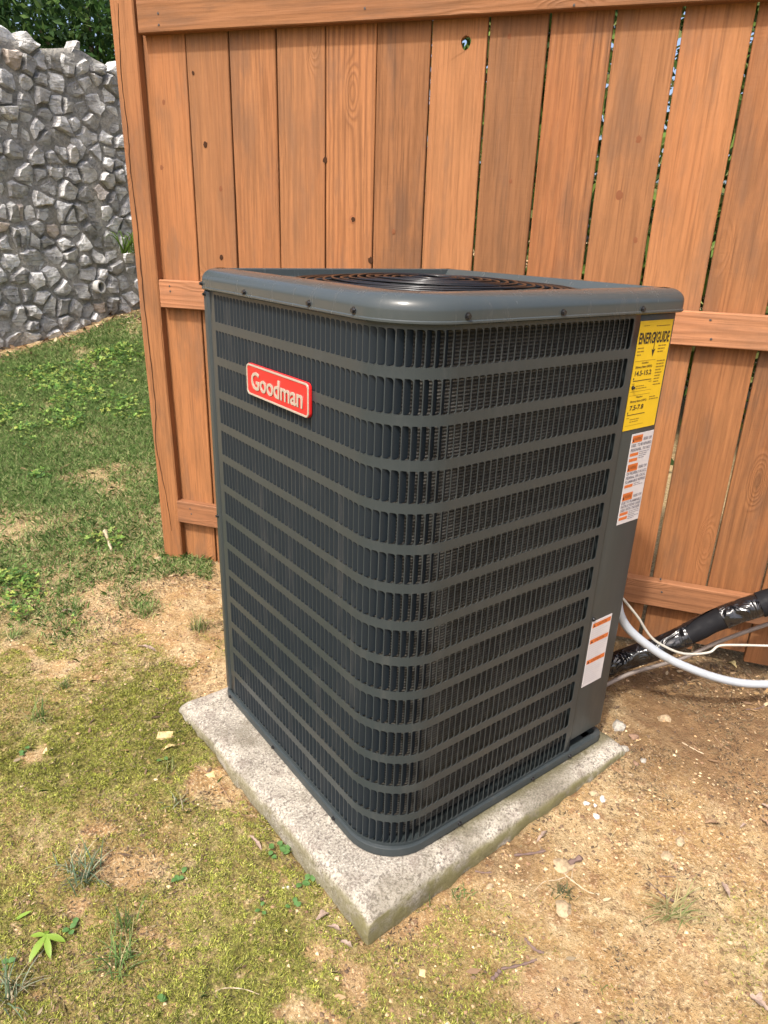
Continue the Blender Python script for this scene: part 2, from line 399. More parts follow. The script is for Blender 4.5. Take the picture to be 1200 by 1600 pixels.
# ================================================================== fence
fence = empty('wooden_fence', fpos(-.2, 0)); tag(fence, 'orange stained wooden privacy fence of vertical boards behind the grey unit', 'fence')
def plank(name, L, wdt, th, M, mat, parent, bev=.002, segs=16, jit=.0008, hole=None, rag=0):
    v = []; f = []; hw, ht = wdt/2, th/2
    prof = [(-hw+bev, -ht), (hw-bev, -ht), (hw, -ht+bev), (hw, ht-bev), (hw-bev, ht), (-hw+bev, ht), (-hw, ht-bev), (-hw, -ht+bev)]
    ph = random.random()*10
    for i in range(segs+1):
        z = L*i/segs; wob = (mnoise.noise(Vector((ph, z*2, 0))))*jit*2
        for (x, y) in prof:
            zz = z
            if rag and i == 0: zz = z+rag*abs(mnoise.noise(Vector((x*30+ph, 3, 1))))
            v.append(M @ Vector((x+wob+random.uniform(-jit, jit)*.3, y, zz)))
    skip = set()
    for i in range(segs):
        for k in range(8):
            if hole and hole[1] == i and k in (0, 4): continue
            a = i*8+k; b = i*8+(k+1) % 8
            f.append((a, b, b+8, a+8))
    f.append(tuple(range(8))[::-1]); f.append(tuple(range(segs*8, segs*8+8)))
    if hole:
        hx, hi, hz, hr = hole
        fr = []
        for (yy, k0, k1) in ((-ht, 0, 1), (ht, 5, 4)):
            c = [hi*8+k0, hi*8+k1, hi*8+8+k1, hi*8+8+k0]; st = len(v)
            for q in range(16):
                a = -math.pi*.75+2*math.pi*q/16
                v.append(M @ Vector((hx+math.cos(a)*hr*.8*(1+.12*math.sin(3*a)), yy, hz+math.sin(a)*hr)))
            for s in range(4):
                for q in range(4):
                    a = st+s*4+q; b = st+(s*4+q+1) % 16
                    t = (c[s], b, a); f.append(t if yy < 0 else t[::-1])
                t = (c[s], c[(s+1) % 4], st+(s*4+4) % 16); f.append(t if yy < 0 else t[::-1])
            fr.append(st)
        for q in range(16): f.append((fr[0]+q, fr[0]+(q+1) % 16, fr[1]+(q+1) % 16, fr[1]+q))
    # store local coordinates so that the grain runs along the plank
    Mi = M.inverted(); me = mesh(name, [Mi @ p for p in v], f)
    bm = bmesh.new(); bm.from_mesh(me); bmesh.ops.recalc_face_normals(bm, faces=bm.faces[:]); bm.to_mesh(me); bm.free()
    o = link(name, me, mat, parent); o.matrix_basis = M.copy(); return o
def frame(ox, xd, yd, zd):
    M = Matrix.Identity(4)
    for i in range(3): M[i][0], M[i][1], M[i][2], M[i][3] = xd[i], yd[i], zd[i], ox[i]
    return M
FD = Vector((fd[0], fd[1], 0)); FN = Vector((fn[0], fn[1], 0)); UP = Vector((0, 0, 1))
BO = FO+.033                                   # plane of the boards' front faces
seam_top = [-1.222, -1.0757, -.9266, -.7691, -.6144, -.4607, -.3047, -.1474, .0108, .172, .331, .4942, .655, .812, .968, 1.125, 1.28, 1.435]
seam_low = [-1.233, -1.073, -.9246, -.7687, -.6095, -.4495, -.289, -.132, .0248, .186, .345, .513, .679, .826, .975, 1.128, 1.283, 1.437]
gaps = [.002, .005, .005, .005, .005, .004, .005, .006, .006, .007, .008, .009, .007, .006, .006, .006, .006, .006]
hole_t, hole_z = onft((728, 67), BO)
boards = []
for i in range(len(seam_top)-1):
    g0, g1 = gaps[i], gaps[i+1]
    tb = ((seam_low[i]+g0/2)+(seam_low[i+1]-g1/2))/2; tt = ((seam_top[i]+g0/2)+(seam_top[i+1]-g1/2))/2
    wdt = ((seam_low[i+1]-seam_low[i])+(seam_top[i+1]-seam_top[i]))/2-(g0+g1)/2
    zb = .0 if i < 10 else (.012 if i != 12 else .035)
    zb += -.03 if i < 9 else 0
    pb = fpos(tb, zb, BO+.008+random.uniform(-.0015, .0015)); pt = fpos(tt, 1.98, BO+.008+random.uniform(-.001, .001))
    zd = (pt-pb).normalized(); xd = (FD-zd*FD.dot(zd)).normalized(); yd = zd.cross(xd)
    hole = None; L = (pt-pb).length; segs = 18
    if tt-wdt/2 < hole_t < tt+wdt/2:
        k = (hole_z-zb)/(1.98-zb); hi = int(k*segs); hole = (hole_t-(tb+(tt-tb)*k), hi, k*L, .017)
        if abs(k*L-(hi+.5)*L/segs) > L/segs*.3: hole = (hole[0], hi, (hi+.5)*L/segs, .017)
    b = plank('board', L, wdt, .016, frame(pb, xd, yd, zd), WOOD, fence, hole=hole, segs=segs, rag=.05 if i in (12, 13) else .012)
    boards.append(b)
def rail(z0, z1, t0, t1, th=.0315, mat=WOOD, dz=0):
    p0 = fpos(t0, (z0+z1)/2, FO+th/2); p1 = fpos(t1, (z0+z1)/2+dz, FO+th/2); zd = (p1-p0).normalized(); yd = FN.copy(); xd = yd.cross(zd)
    return plank('rail', (p1-p0).length, z1-z0, th, frame(p0, xd, yd, zd), mat, fence, bev=.0025, segs=14, jit=.001)
rail(1.766, 1.857, -1.213, 1.45); rail(.968, 1.059, -1.214, 1.45, mat=WOOD2, dz=.006); rail(.1640, .2505, -1.214, 1.45, mat=WOOD2)
pp = fpos(-1.2515, -.12, FO+.002+.0445); zd = (fpos(-1.2725, 2.23, FO+.002+.0445)-pp).normalized(); xd = (FD-zd*FD.dot(zd)).normalized()
post = plank('post', 2.35, .084, .089, frame(pp, xd, zd.cross(xd), zd), WOOD, fence, bev=.004, segs=24, jit=.0012)
# drying crack down the post face, knots and nail heads
def strip(name, P, wid, nrm, mat, parent):
    v = []; f = []
    for i, p in enumerate(P):
        t = (P[min(i+1, len(P)-1)]-P[max(i-1, 0)]).normalized(); s = t.cross(nrm).normalized()
        ww = wid*(.35+.65*math.sin(math.pi*min(1, max(0, i/(len(P)-1)))))*random.uniform(.6, 1.2)
        v += [p-s*ww/2+nrm*.0012, p+s*ww/2+nrm*.0012, p-nrm*.002]
    for i in range(len(P)-1): f += [(i*3, i*3+1, i*3+4, i*3+3), (i*3+1, i*3+2, i*3+5, i*3+4), (i*3+2, i*3, i*3+3, i*3+5)]
    return link(name, mesh(name, v, f), mat, parent)
cp = [(184, 5), (186, 60), (190, 130), (199, 200), (204, 270), (214, 350), (220, 420), (228, 500), (236, 570), (243, 640), (243, 690), (252, 740), (262, 790), (268, 830)]
P = [Vector(onf(p, FO)) for p in cp]
P = spline(P, 5); P = [p+FD*random.uniform(-.0012, .0012)+Vector((0, 0, 0)) for p in P]
P = [Vector(p)-FN*(Vector(p).dot(FN)-(FO+.002)) for p in P]
strip('crack', P, .004, -FN, DARKWOOD, fence)
def disc(name, px, o, rad, mat, parent, proud=.0012, asp=1.3):
    c = Vector(onf(px, o))-FN*proud; v = [c-FN*.0004]; f = []
    for k in range(12):
        a = 2*math.pi*k/12; rr = rad*random.uniform(.8, 1.15); v.append(c+FD*math.cos(a)*rr+UP*math.sin(a)*rr*asp)
    n0 = len(v)
    for k in range(12): v.append(v[1+k]+FN*(proud+.003))
    for k in range(12): f += [(0, 1+(k+1) % 12, 1+k), (1+k, 1+(k+1) % 12, n0+(k+1) % 12, n0+k)]
    return link(name, mesh(name, v, f), mat, parent)
KN2 = simple('knot_wood', (.17, .062, .026), .8, .2); KN3 = simple('knot_heart', (.25, .098, .040), .8, .2)
for px, rad, mm in [((321, 226), .0075, DARKWOOD), ((302, 114), .0045, DARKWOOD), ((346, 402), .007, DARKWOOD), ((508, 250), .007, DARKWOOD), ((579, 407), .008, DARKWOOD), ((551, 342), .010, KN3), ((552, 343), .006, DARKWOOD), ((968, 305), .009, KN2), ((998, 218), .007, KN2), ((993, 375), .006, KN2), ((253, 262), .006, KN2), ((256, 160), .006, KN2), ((615, 362), .006, KN2), ((796, 57), .005, KN2), ((798, 283), .005, KN2), ((345, 295), .006, KN2)]:
    disc('knot', px, BO, rad, mm, fence, .0009 if mm != DARKWOOD else .0016)
for px in [(247, 21), (248, 39), (570, 13), (265, 447), (266, 455), (297, 795), (299, 803), (897, 8), (1110, 500), (1111, 530), (1032, 905), (1034, 925)]:
    disc('nail', px, FO, .0032, NAILM, fence, .0012, 1)

# ================================================================== stone wall
wall = empty('stone_wall', (W1[0]+wd[0], W1[1]+wd[1], .3)); tag(wall, 'tall rough grey rubble stone retaining wall beyond the lawn', 'wall')
WD = Vector((wd[0], wd[1], 0)); WN = Vector((wn[0], wn[1], 0))          # WN points to the camera side
def wpt(a, b, dpt): return Vector((W1[0], W1[1], 0))+WD*a+UP*b+WN*dpt
def wtop(a): return 2.60+.06*mnoise.noise(Vector((a*2.3, 2, 5)))
def wfoot(a): p = wpt(a, 0, 0); return float(gz(p.x, p.y))
A0, A1 = -1.6, 4.2
k = NT('wall_mortar'); p = k.geo(); n1 = k.noise(p, 4, 4); n2 = k.noise(p, 40, 5, .7)
k.base(k.mix(k.mapr(n2, .35, .7), k.mix(k.mapr(n1, .4, .62), (.36, .345, .31), (.46, .43, .37)), (.24, .23, .21))); k.rough(.95); k.spec(.15); k.bump(n2, 1, .03); MORTAR = k.m
na, nb = 110, 60; v = []; f = []
for i in range(na+1):
    a = A0+(A1-A0)*i/na
    for j in range(nb+1):
        b = -.2+(wtop(a)-.06+.2)*j/nb
        v.append(wpt(a, b, .042+.035*mnoise.noise(Vector((a*5, b*5, 1)))-.10*b/2.5))
for i in range(na):
    for j in range(nb): q = i*(nb+1)+j; f.append((q, q+nb+1, q+nb+2, q+1))
n0 = len(v)
for i in range(na+1): v.append(v[i*(nb+1)+nb]-WN*.45-UP*.02)
for i in range(na): f.append((i*(nb+1)+nb, (i+1)*(nb+1)+nb, n0+i+1, n0+i))
n1_ = len(v)
for i in range(na+1): v.append(Vector((v[n0+i].x, v[n0+i].y, -.2)))
for i in range(na): f.append((n0+i, n0+i+1, n1_+i+1, n1_+i))
link('mortar', mesh('mortar', v, f, smooth=True), MORTAR, wall)
def stone_mat():
    k = NT('wall_stone'); p = k.geo(); rd = k.rand()
    n1 = k.noise(p, 9, 5, .65); n2 = k.noise(p, 55, 5, .7); n3 = k.noise(k.vscale(p, 6, 6, 40), 1.0, 4, .6)
    c = k.mix(k.mapr(n1, .36, .62), (.40, .395, .385), (.68, .67, .645))
    c = k.mix(k.mapr(n2, .55, .66, 0, .7), c, (.70, .70, .69))
    c = k.mix(k.mapr(n3, .52, .70, 0, .65), c, (.15, .15, .15))
    c = k.mix(k.mapr(rd, .93, .96, 0, .55), c, (.36, .25, .16))
    hv = k.new('HueSaturation'); k.put(hv.inputs['Value'], k.mapr(rd, 0, .9, .62, 1.30, False)); k.put(hv.inputs['Color'], c)
    k.base(hv.outputs[0]); k.rough(.85); k.spec(.3); k.bump(k.math('ADD', k.math('MULTIPLY', n1, 2.0), k.math('ADD', n2, n3)), 1, .022); return k.m
STONE = stone_mat()
# irregular courses: jittered seeds, Voronoi cells shrunk to leave recessed mortar joints
seeds = []; b = .18; rowi = 0
while b < 2.75:
    hrow = random.uniform(.095, .145); a = A0+random.uniform(-.1, .1)
    while a < A1:
        wst = random.choice((.09, .12, .15, .19, .26))*random.uniform(.85, 1.15); seeds.append((a+wst/2, b+random.uniform(-.055, .055)+.03*math.sin(a*2+rowi))); a += wst
    b += hrow; rowi += 1
seeds = np.array(seeds)
def clip(poly, mid, nrm):
    out = []
    for i in range(len(poly)):
        p, q = poly[i], poly[(i+1) % len(poly)]; dp = (p-mid)@nrm; dq = (q-mid)@nrm
        if dp <= 0: out.append(p)
        if (dp < 0) != (dq < 0) and abs(dp-dq) > 1e-9: out.append(p+(q-p)*dp/(dp-dq))
    return out
cand = []
for si, s in enumerate(seeds):
    d2 = np.hypot(*(seeds-s).T); nb_ = np.argsort(d2)[1:14]
    poly = [s+np.array(q) for q in ((-.19, -.12), (.19, -.12), (.19, .12), (-.19, .12))]
    for j in nb_:
        poly = clip(poly, (s+seeds[j])/2, seeds[j]-s)
        if len(poly) < 3: break
    if len(poly) < 3: continue
    c = np.mean(poly, 0)
    if c[1] > wtop(c[0])-.03 or max(q[1] for q in poly) > wtop(c[0])+.07 or c[1] < wfoot(c[0])-.03: continue
    P3 = np.array(wpt(c[0], c[1], 0)); qx, qy, qz = project(P3)
    cand.append((0 if -120 < qx < 260 else 1, abs(qx-90), c, poly))
cand.sort(key=lambda q: (q[0], q[1]))
for _, _, c, poly in cand[:295]:
    sh = random.uniform(.78, .98); ang0 = random.uniform(-.12, .12)
    pts = []
    for i in range(len(poly)):
        p, q = poly[i], poly[(i+1) % len(poly)]; L = np.linalg.norm(q-p); ns = max(1, int(L/.05))
        for k2 in range(ns): pts.append(p+(q-p)*k2/ns)
    pts = [(c+(p-c)*sh*random.uniform(.76, 1.10)) for p in pts]
    if len(pts) < 4: continue
    dep = random.uniform(.045, .10); base = -.10*c[1]/2.5; tiltx, tilty = random.uniform(-.35, .35), random.uniform(-.1, .5)
    n = len(pts); v = []; f = []
    for p in pts: v.append(wpt(p[0], p[1], base-.06))
    for p in pts: v.append(wpt(p[0], p[1], base+dep*random.uniform(.25, .75)))
    for p in pts:
        q = c+(p-c)*random.uniform(.70, .90); v.append(wpt(q[0], q[1], base+dep*random.uniform(.92, 1.06)+tiltx*(q[0]-c[0])*.8+tilty*(q[1]-c[1])*.8))
    v.append(wpt(c[0]+random.uniform(-.02, .02), c[1]+random.uniform(-.02, .02), base+dep*random.uniform(.98, 1.14)))
    for i in range(n):
        j = (i+1) % n
        f += [(i, j, n+j, n+i), (n+i, n+j, 2*n+j, 2*n+i), (2*n+i, 2*n+j, 3*n)]
    o = link('stone', mesh('stone', v, f), STONE, wall)
# clay drain pipe stub low in the wall
pc = None
D = ray((146, 447)); kk = ((W1-CAM[:2])@wn)/(D[:2]@wn); pc = Vector(CAM+D*kk)+WN*.02
v = []; f = []
for (rr, dd) in ((.045, -.1), (.045, .10), (.034, .10), (.034, -.06)):
    for q in range(18): a = 2*math.pi*q/18; v.append(pc+WD*math.cos(a)*rr+UP*math.sin(a)*rr*1.25+WN*dd)
for s in range(3):
    for q in range(18): f.append((s*18+q, s*18+(q+1) % 18, (s+1)*18+(q+1) % 18, (s+1)*18+q))
f.append(tuple(range(54, 72)))
dp = link('drain_outlet', mesh('drain_outlet', v, f, sharp=40), simple('clay_pipe', (.42, .41, .38), .7), wall)

# ================================================================== shrubs beyond the wall and behind the fence
def leaves(n, cen, rad, size, cols, seed, shell=.55, flat=0):
    g = np.random.default_rng(seed)
    cl = g.normal(size=(max(8, n//90), 3)); cl /= np.linalg.norm(cl, axis=1)[:, None]; cl *= (shell+(1-shell)*g.random((len(cl), 1)))
    ci = g.integers(0, len(cl), n); off = cl[ci]+g.normal(size=(n, 3))*.13
    P = np.array(cen)+off*np.array(rad)
    ax = g.normal(size=(n, 3)); ax[:, 2] -= .5; ax /= np.linalg.norm(ax, axis=1)[:, None]
    sd = np.cross(ax, g.normal(size=(n, 3))); sd /= np.linalg.norm(sd, axis=1)[:, None]
    nr = np.cross(ax, sd)
    s = size*(.6+.8*g.random((n, 1))); wv = s*(.13+.10*g.random((n, 1)))
    V = np.stack([P, P+ax*s*.45+sd*wv+nr*s*.05, P+ax*s, P+ax*s*.45-sd*wv+nr*s*.05], 1).reshape(-1, 3)
    cc = np.array(cols)[g.integers(0, len(cols), n)]*(.6+.7*g.random((n, 1)))
    return V, cc
GREENS = [(.020, .055, .012), (.035, .085, .018), (.055, .12, .025), (.028, .065, .020), (.10, .17, .04)]
BARK = simple('shrub_bark', (.07, .05, .035), .9, .1)
def shrub(cen, rad, n, size, label, seed, cat='shrub', group=None, cols=GREENS):
    base = Vector((cen[0], cen[1], float(gz(cen[0], cen[1]))))
    rt = empty('shrub', base); tag(rt, label, cat, group)
    V, cc = leaves(n, cen, rad, size, cols, seed)
    link('crown', soup('crown', V, 4, cc, PLANT), None, rt)
    v = []; rs = random.Random(seed); bm = bmesh.new()
    tm = tube_mesh('trunk', [base-Vector((0, 0, .1)), base.lerp(Vector(cen), .5)+Vector((rs.uniform(-.1, .1), rs.uniform(-.1, .1), 0)), Vector(cen)+Vector((0, 0, rad[2]*.3))], [.07, .05, .02], 7)
    bm.from_mesh(tm); bpy.data.meshes.remove(tm)
    for q in range(7):
        e = Vector(cen)+Vector((rs.uniform(-.8, .8)*rad[0], rs.uniform(-.8, .8)*rad[1], rs.uniform(-.4, .7)*rad[2])); s = base.lerp(Vector(cen), rs.uniform(.3, .8))
        tm = tube_mesh('limb', [s, s.lerp(e, .5)+Vector((0, 0, .1)), e], [.03, .018, .006], 5); bm.from_mesh(tm); bpy.data.meshes.remove(tm)
    link('trunk', bm_mesh('trunk', bm, True), BARK, rt)
    return rt
def beyond(a, b, dpt): q = wpt(a, b, dpt); return (q.x, q.y, q.z)
shrub(beyond(-.3, 2.95, -1.45), (1.6, 1.1, 1.0), 26000, .085, 'dark green leafy shrub leaning over the taller end of the stone wall', 11)
shrub(beyond(2.2, 2.95, -1.35), (1.4, 1.0, 1.1), 26000, .08, 'mid green shrub spilling over the stone wall top beside the fence post', 12)
shrub(beyond(4.9, 3.0, -1.3), (1.9, 1.4, 1.5), 14000, .12, 'broad green shrub hidden behind the fence at the wall end', 13)
YB = [(.10, .16, .03), (.14, .20, .04), (.05, .10, .02), (.22, .24, .08), (.04, .07, .02)]
shrub((2.6, 3.3, 2.0), (1.3, 1.3, 1.9), 16000, .11, 'yellow green bush behind the knot hole in the fence', 14, cols=YB)
shrub((3.5, 1.9, 2.1), (1.2, 1.3, 2.1), 16000, .11, 'sunlit bush behind the widest fence gaps', 15, cols=YB)
shrub((4.0, .5, 2.0), (1.2, 1.2, 2.0), 13000, .11, 'sunlit bush behind the fence beside the pipes', 16, cols=YB)

# ================================================================== concrete pad
def make_pad():
    bm = bmesh.new(); nx_, ny_ = 90, 90; H = .16
    def edge(u, v_):
        a, b, c, d = [np.array(q) for q in PAD]; return (a*(1-u)+b*u)*(1-v_)+(d*(1-u)+c*u)*v_
    top = {}
    def spc(n): # finer towards the rims
        t = np.linspace(0, 1, n+1); return t
    us = np.concatenate([[0, .004, .010, .018, .028, .04], np.linspace(.055, .945, 78), [.96, .972, .982, .99, .996, 1]])
    nn = len(us); rad = .030
    vv = []
    for i, u in enumerate(us):
        for j, v_ in enumerate(us):
            p = edge(u, v_); d = min(u, 1-u, v_, 1-v_)*.87
            du = min(u, 1-u)*.87; dv = min(v_, 1-v_)*.87
            def drop(q): 
                q = min(q, rad); return rad-math.sqrt(max(0, rad*rad-(rad-q)**2))
            z = -drop(du)*.75-drop(dv)*.75
            z = max(z, -.05)
            P3 = Vector((p[0]*7, p[1]*7, 0))
            z += .004*mnoise.noise(P3*1.0)*min(1, d/.05)+.0012*mnoise.noise(P3*9)
            if d < .05: z += .006*mnoise.noise(P3*3.1)*(1-d/.05)
            # chipped corner and dents along the near edges
            cx, cy = -.045, -.030
            r = math.hypot((p[0]-cx)/.055, (p[1]-cy+.02)/.016)
            if r < 1: z -= .012*(1-r*r)
            out = .004*mnoise.noise(Vector((p[0]*12, p[1]*12, 4)))*(1 if d < 1e-6 else 0)
            if 0.05 < p[0] < .70 and .05 < p[1] < .70: z = min(z, -.002)
            vv.append(bm.verts.new((p[0]+out, p[1]+out, min(z, .0008))))
    for i in range(nn-1):
        for j in range(nn-1): bm.faces.new((vv[i*nn+j], vv[(i+1)*nn+j], vv[(i+1)*nn+j+1], vv[i*nn+j+1]))
    rim = [i*nn for i in range(nn)]+[(nn-1)*nn+j for j in range(1, nn)]+[i*nn+nn-1 for i in range(nn-2, -1, -1)]+[j for j in range(nn-2, 0, -1)]
    prev = [vv[q] for q in rim]
    for lvl in (-.045, -.06, -.075, -.09, -.11, -.18):
        cur = []
        for q, pv in zip(rim, prev):
            b0 = vv[q].co; z = min(lvl, pv.co.z-.004)
            n_ = .003*mnoise.noise(Vector((b0.x*16, b0.y*16, lvl*30)))+.002*mnoise.noise(Vector((b0.x*50, b0.y*50, lvl*60)))
            cx, cy = .33, .36; dr = Vector((b0.x-cx, b0.y-cy, 0)).normalized()
            cur.append(bm.verts.new((b0.x+dr.x*n_, b0.y+dr.y*n_, z)))
        for a in range(len(prev)):
            b = (a+1) % len(prev); bm.faces.new((prev[a], cur[a], cur[b], prev[b]))
        prev = cur
    bmesh.ops.recalc_face_normals(bm, faces=bm.faces[:])
    return bm_mesh('concrete_pad', bm, True)
pad = link('concrete_pad', make_pad(), concrete_mat())
tag(pad, 'weathered speckled concrete pad under the grey air conditioner', 'concrete pad')

# ================================================================== air conditioner
ac = empty('air_conditioner', (S/2, S/2, 0)); tag(ac, 'dark grey outdoor air conditioner with louvered sides standing on concrete pad', 'air conditioner')
RF, RO = .115, .024
def outline(o, rf=RF, ro=RO, ks=10, es=10):
    """rounded square, pushed outward by o; front corner (0,0) has the large radius"""
    pts = []; C = [(0, 0, rf, 180), (S, 0, ro, 270), (S, S, ro, 0), (0, S, ro, 90)]
    arcs = []
    for (cx, cy, r, a0) in C:
        ox = cx+r if cx == 0 else cx-r; oy = cy+r if cy == 0 else cy-r
        arcs.append([(ox+math.cos(R(a0+90*k/ks))*(r+o), oy+math.sin(R(a0+90*k/ks))*(r+o)) for k in range(ks+1)])
    for i in range(4):
        pts += arcs[i]; e0 = arcs[i][-1]; e1 = arcs[(i+1) % 4][0]
        for k in range(1, es): pts.append((e0[0]+(e1[0]-e0[0])*k/es, e0[1]+(e1[1]-e0[1])*k/es))
    return pts
def loft(name, rings, close_last=False, sharp=35):
    n = len(rings[0]); v = [p for r in rings for p in r]; f = []
    for s in range(len(rings)-1):
        for k in range(n): f.append((s*n+k, s*n+(k+1) % n, (s+1)*n+(k+1) % n, (s+1)*n+k))
    if close_last: f.append(tuple(range((len(rings)-1)*n, len(rings)*n)))
    return mesh(name, v, f, sharp=sharp)
ring = lambda o, z, **k: [(x, y, z) for x, y in outline(o, **k)]
ZT = 1.145
wide = lambda r: [(x+.010*min(1, max(0, (x-.45)/.28)), y, z) for x, y, z in r]      # the lid overhangs the service side
base_ring = outline(-.05); CX = S/2
ang = [math.atan2(y-CX, x-CX) for x, y in base_ring]
circ = lambda r, z: [(CX+math.cos(a)*r, CX+math.sin(a)*r, z) for a in ang]
prof = [(-.008, 1.0985), (.003, 1.0985), (.006, 1.101), (.006, 1.104), (.0045, 1.1055), (.0045, 1.119)]
for q in range(1, 9): a = math.pi/2*q/8; prof.append((.0045-.034*(1-math.cos(a)), 1.119+.026*math.sin(a)))
prof += [(-.046, ZT)]
cap = link('top_cap', loft('top_cap', [wide(ring(o, z)) for o, z in prof]+[wide(ring(-.048, ZT-.002)), ring(-.049, ZT-.016), circ(.318, ZT-.019), circ(.313, ZT-.022), circ(.305, ZT-.10)]), GLOSS, ac)
tag(cap, 'glossy grey rounded metal top cap')
link('fan_shroud', loft('fan_shroud', [circ(.304, ZT-.095), circ(.30, ZT-.30)], True), DARK, ac)
pan = link('base_pan', loft('base_pan', [ring(-.03, .0012), ring(-.001, .0012), ring(.002, .004), ring(.002, .020), ring(.001, .0225), ring(-.001, .0235), ring(-.0125, .0235), ring(-.014, .012), ring(-.05, .012)], True), PAINT, ac)
# fan guard: concentric wire rings and spokes, a shallow dome
bm = bmesh.new()
def addme(bm, me): bm.from_mesh(me); bpy.data.meshes.remove(me)
gzr = lambda r: ZT-.014+.013*(1-(r/.31)**2)
for r in np.arange(.03, .312, .0185):
    N = 72; sg = 6; vv = []; hj = random.uniform(-.0022, .0022)
    for i in range(N):
        a = 2*math.pi*i/N
        for q in range(sg):
            b = 2*math.pi*q/sg; rr = r+.0027*math.cos(b); vv.append(bm.verts.new((CX+math.cos(a)*rr, CX+math.sin(a)*rr, gzr(r)+hj+.0008*math.sin(3*a+r*90)+.0027*math.sin(b))))
    for i in range(N):
        for q in range(sg): bm.faces.new((vv[i*sg+q], vv[((i+1) % N)*sg+q], vv[((i+1) % N)*sg+(q+1) % sg], vv[i*sg+(q+1) % sg]))
link('fan_guard', bm_mesh('fan_guard', bm, True), BLACK, ac)
bm = bmesh.new()
for q in range(8):
    a = 2*math.pi*q/8+.15
    addme(bm, tube_mesh('t', [(CX+math.cos(a)*r, CX+math.sin(a)*r, gzr(r)-.004) for r in np.linspace(.0, .318, 9)], .0028, 6))
link('guard_spokes', bm_mesh('guard_spokes', bm, True), BLACK, ac)
fan = link('fan_hub', tube_mesh('fan_hub', [(CX, CX, .86), (CX, CX, 1.06)], .055, 24), DARK, ac)
for q in range(3):
    a0 = 2*math.pi*q/3; v = []; f = []
    for i in range(8):
        r = .05+.235*i/7
        for j in range(6):
            t = (j/5-.5)*1.25; a = a0+t*(.9-.25*i/7); v.append((CX+math.cos(a)*r, CX+math.sin(a)*r, 1.02+.06*t))
    for i in range(7):
        for j in range(5): q0 = i*6+j; f.append((q0, q0+6, q0+7, q0+1))
    link('fan_blade', mesh('fan_blade', v, f, smooth=True), simple('fan_blade_metal', (.18, .18, .18), .4, .5, .6), ac)

# ---- wrap-around louvered grille: left face, round corner and most of the right face are one bent sheet
INS = .005
y_end, x_end = .702, .601
LS = y_end-(INS+RF); LA = RF*math.pi/2; LR = x_end-(INS+RF); LT = LS+LA+LR
def path(s):
    """point, tangent, inward normal along the sheet"""
    if s < LS: return Vector((INS, y_end-s, 0)), Vector((0, -1, 0)), Vector((1, 0, 0))
    if s < LS+LA:
        a = math.pi+(s-LS)/RF; c = INS+RF
        return Vector((c+math.cos(a)*RF, c+math.sin(a)*RF, 0)), Vector((-math.sin(a), math.cos(a), 0)), Vector((-math.cos(a), -math.sin(a), 0))
    q = s-LS-LA; return Vector((INS+RF+q, INS, 0)), Vector((1, 0, 0)), Vector((0, 1, 0))
PIT = .01585; SW = .0142; NR = 14; Z0, Z1 = .031, 1.091; RP = (Z1-Z0)/(NR-.235); SH = RP*.765
NC = int((LT-.014-.012)/PIT); s_off = (LT-NC*PIT)/2+.001
def slot_outline(s0, s1, z0, z1, rl=.0015, rr=.0062):
    P = []
    for (cx, cz, r, a0) in ((s0+rl, z0+rl, rl, 180), (s1-rr, z0+rr, rr, 270), (s1-rr, z1-rr, rr, 0), (s0+rl, z1-rl, rl, 90)):
        n = 2 if r < .003 else 4
        for k in range(n+1): a = R(a0+90*k/n); P.append((cx+math.cos(a)*r, cz+math.sin(a)*r))
    return P
bm = bmesh.new(); cache = {}
def gv(s, z, d=0):
    key = (round(s, 6), round(z, 6), d)
    if key not in cache:
        p, t, n = path(s); cache[key] = bm.verts.new((p.x+n.x*d, p.y+n.y*d, z))
    return cache[key]
slots = []
zrows = [(Z0+r*RP, Z0+r*RP+SH) for r in range(NR)]
scol = [s_off+i*PIT for i in range(NC+1)]
for (za, zb) in zrows:
    for i in range(NC):
        a, b = scol[i], scol[i+1]; s0 = a+(PIT-SW)/2; s1 = s0+SW
        P = slot_outline(s0, s1, za, zb); n = len(P)
        lo, hi = za-RP*.1175, zb+RP*.1175
        if za == Z0: lo = .0225
        if zb > Z1-.001: hi = 1.102
        co = [gv(a, lo), gv(b, lo), gv(b, hi), gv(a, hi)]
        inn = [gv(*q) for q in P]; dep = [gv(q[0], q[1], .0013) for q in P]
        grp = [0]*3+[1]*5+[2]*5+[3]*3
        for k in range(n):
            j = (k+1) % n
            if grp[k] == grp[j]: bm.faces.new((co[grp[k]], inn[j], inn[k]))
            else: bm.faces.new((co[grp[k]], co[grp[j]], inn[j], inn[k]))
            bm.faces.new((inn[k], inn[j], dep[j], dep[k]))
        slots.append((s0, za, zb))
for (a, b) in ((0, scol[0]), (scol[-1], LT)):   # plain margins at the two vertical ends
    for (za, zb) in zrows:
        lo, hi = za-RP*.1175, zb+RP*.1175
        if za == Z0: lo = .0225
        if zb > Z1-.001: hi = 1.102
        bm.faces.new((gv(a, lo), gv(b, lo), gv(b, hi), gv(a, hi)))
for (sE, sg) in ((0, 0), (LT, 1)):               # folded edges
    q = [gv(sE, .0225), gv(sE, 1.102), gv(sE, 1.102, .012), gv(sE, .0225, .012)]; bm.faces.new(q if sg else q[::-1])
bmesh.ops.recalc_face_normals(bm, faces=bm.faces[:])
gme = bm_mesh('grille_panel', bm, sharp=40)
grille = link('grille_panel', gme, PAINT, ac); tag(grille, 'dark grey sheet of fourteen rows of vertical slots bent round the corner')
